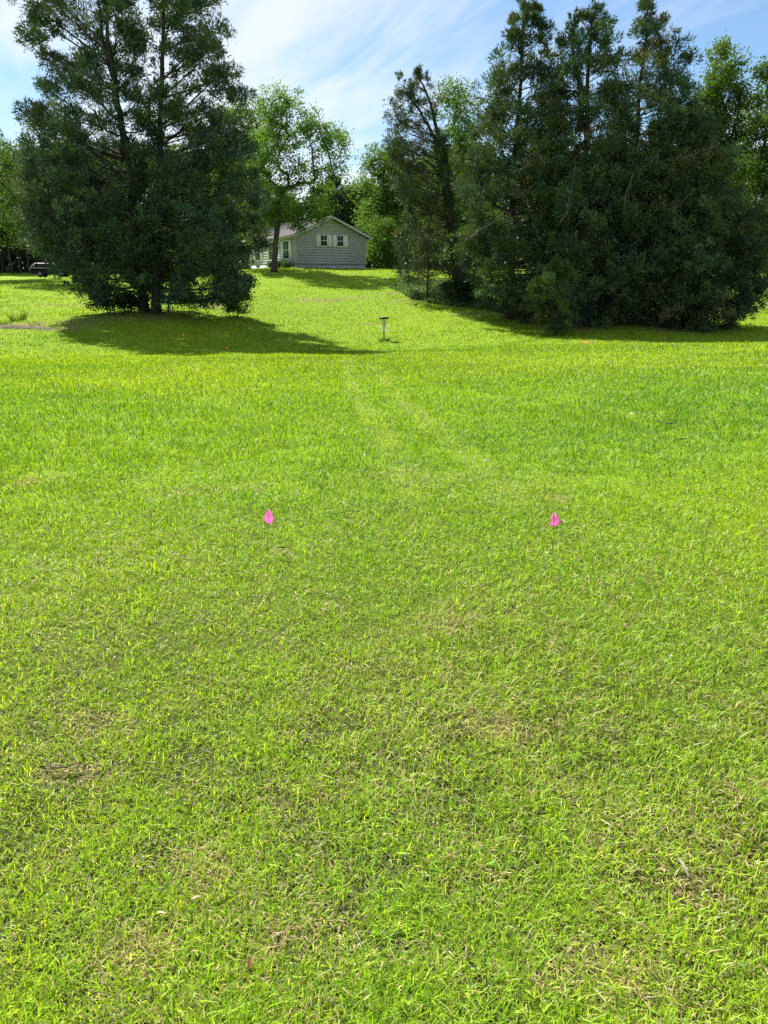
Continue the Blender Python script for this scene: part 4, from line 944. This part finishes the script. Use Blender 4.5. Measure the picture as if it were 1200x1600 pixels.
def ground_cover():
    rng = np.random.default_rng(55)
    poly = np.array([ground_xy(*p) for p in ((608, 450), (650, 442), (700, 444), (745, 438), (790, 448), (830, 468), (850, 490), (800, 492), (740, 482), (690, 478), (640, 468))])
    lo, hi = poly.min(0), poly.max(0); P = rng.uniform(lo, hi, (26000, 2))
    ins = np.zeros(len(P), bool); j = len(poly) - 1
    for i in range(len(poly)):
        c_ = ((poly[i, 1] > P[:, 1]) != (poly[j, 1] > P[:, 1])) & (P[:, 0] < (poly[j, 0] - poly[i, 0]) * (P[:, 1] - poly[i, 1]) / (poly[j, 1] - poly[i, 1] + 1e-9) + poly[i, 0]); ins ^= c_; j = i
    P = P[ins]; P = P[(fbm(P[:, 0], P[:, 1], 1.4, 9, 2) + rng.normal(0, .08, len(P))) > .40]
    hh = .05 + .42 * fbm(P[:, 0], P[:, 1], 1.6, 19, 2) * rng.random(len(P))
    Z = height(P[:, 0], P[:, 1]) + hh; n = len(P)
    t = rng.random(n)[:, None]; cols = np.array([.075, .14, .05]) * (1 - t) + np.array([.13, .21, .075]) * t
    V, Q, C = leaves(np.column_stack([P, Z]), np.full(n, .12), 3, rng, .16, cols, 1.0)
    o = link('ground_cover', make_mesh('ground_cover', V, Q, C), M['cover']); tag(o, 'low leafy ground cover spreading over the bank below the leaning cedar', 'ground cover', kind='stuff')
ground_cover()
def litter():
    rng = np.random.default_rng(91)
    def leafshape(name, px, v, l, w, rz, tilt, mat, label, cat, lift=.012):
        x, y = ground_xy(px, v); b = Buf(); n = 7; V = []
        for i in range(n):
            f = i / (n - 1); ww = w * math.sin(math.pi * min(.97, f + .03)) ** .8
            for k, q in enumerate((-1, 0, 1)): V.append(((f - .5) * l, q * ww / 2, .10 * l * math.sin(f * 3) + (.15 * w if q else 0)))
        V = np.array(V); V = np.vstack([V, V - [0, 0, .001]]); i = (np.arange(n - 1)[:, None] * 3 + np.arange(2)[None]).ravel(); Q = np.stack([i, i + 3, i + 4, i + 1], -1)
        b.add(V, Q=np.vstack([Q, (Q + n * 3)[:, ::-1]])); o = link(name, b.mesh(name, (0, 0, 0), True), mat); o.location = (x, y, H(x, y) + lift); o.rotation_euler = (0, -tilt, rz); tag(o, label, cat)
    leafshape('dry_husk', 1063, 1384, .055, .011, 1.9, .5, M['pale'], 'bleached dry husk standing out of the grass in the near lawn', 'husk', .03)
    leafshape('dead_leaf', 394, 1546, .03, .012, 1.4, .7, M['leafbrown'], 'reddish brown dead leaf in the near lawn', 'leaf', .025)
    leafshape('dry_leaf', 308, 1418, .03, .007, .3, .1, M['pale'], 'curled straw-coloured leaf lying flat in the near lawn', 'leaf', .025)
    leafshape('dry_leaf', 255, 1452, .028, .006, -.3, .1, M['straw'], 'narrow tan leaf just below the curled straw-coloured one', 'leaf', .025)
    leafshape('dry_leaf', 988, 654, .09, .06, .2, .1, M['pale'], 'white scrap of leaf on the mid lawn to the right', 'leaf', .05)
    for (px, v), l, rz, lab in [((1035, 668), .28, 2.1, 'short dark twig on the mid lawn to the right'), ((1068, 694), .14, .4, 'dark twig stub below the short dark twig'), ((446, 866), .09, .2, 'bent twig in the bare patch by the diamond-shaped pink flag'), ((105, 1224), .08, .3, 'dark twig lying in the worn dirt patch on the left of the near lawn'), ((85, 1216), .055, -.5, 'thin twig beside the longer one in the worn dirt patch')]:
        x, y = ground_xy(px, v); b = Buf(); t = np.linspace(-.5, .5, 6); r_ = .0016 + .0007 * y
        b.tube(np.stack([t * l, np.cumsum(rng.normal(0, .05, 6)) * l, .02 + np.abs(t) * .02 + .004 * y], -1), np.linspace(r_, r_ * .5, 6), 5)
        o = link('twig', b.mesh('twig', (0, 0, 0), True), M['stick']); o.location = (x, y, H(x, y)); o.rotation_euler = (0, 0, rz); tag(o, lab, 'twig')
litter()
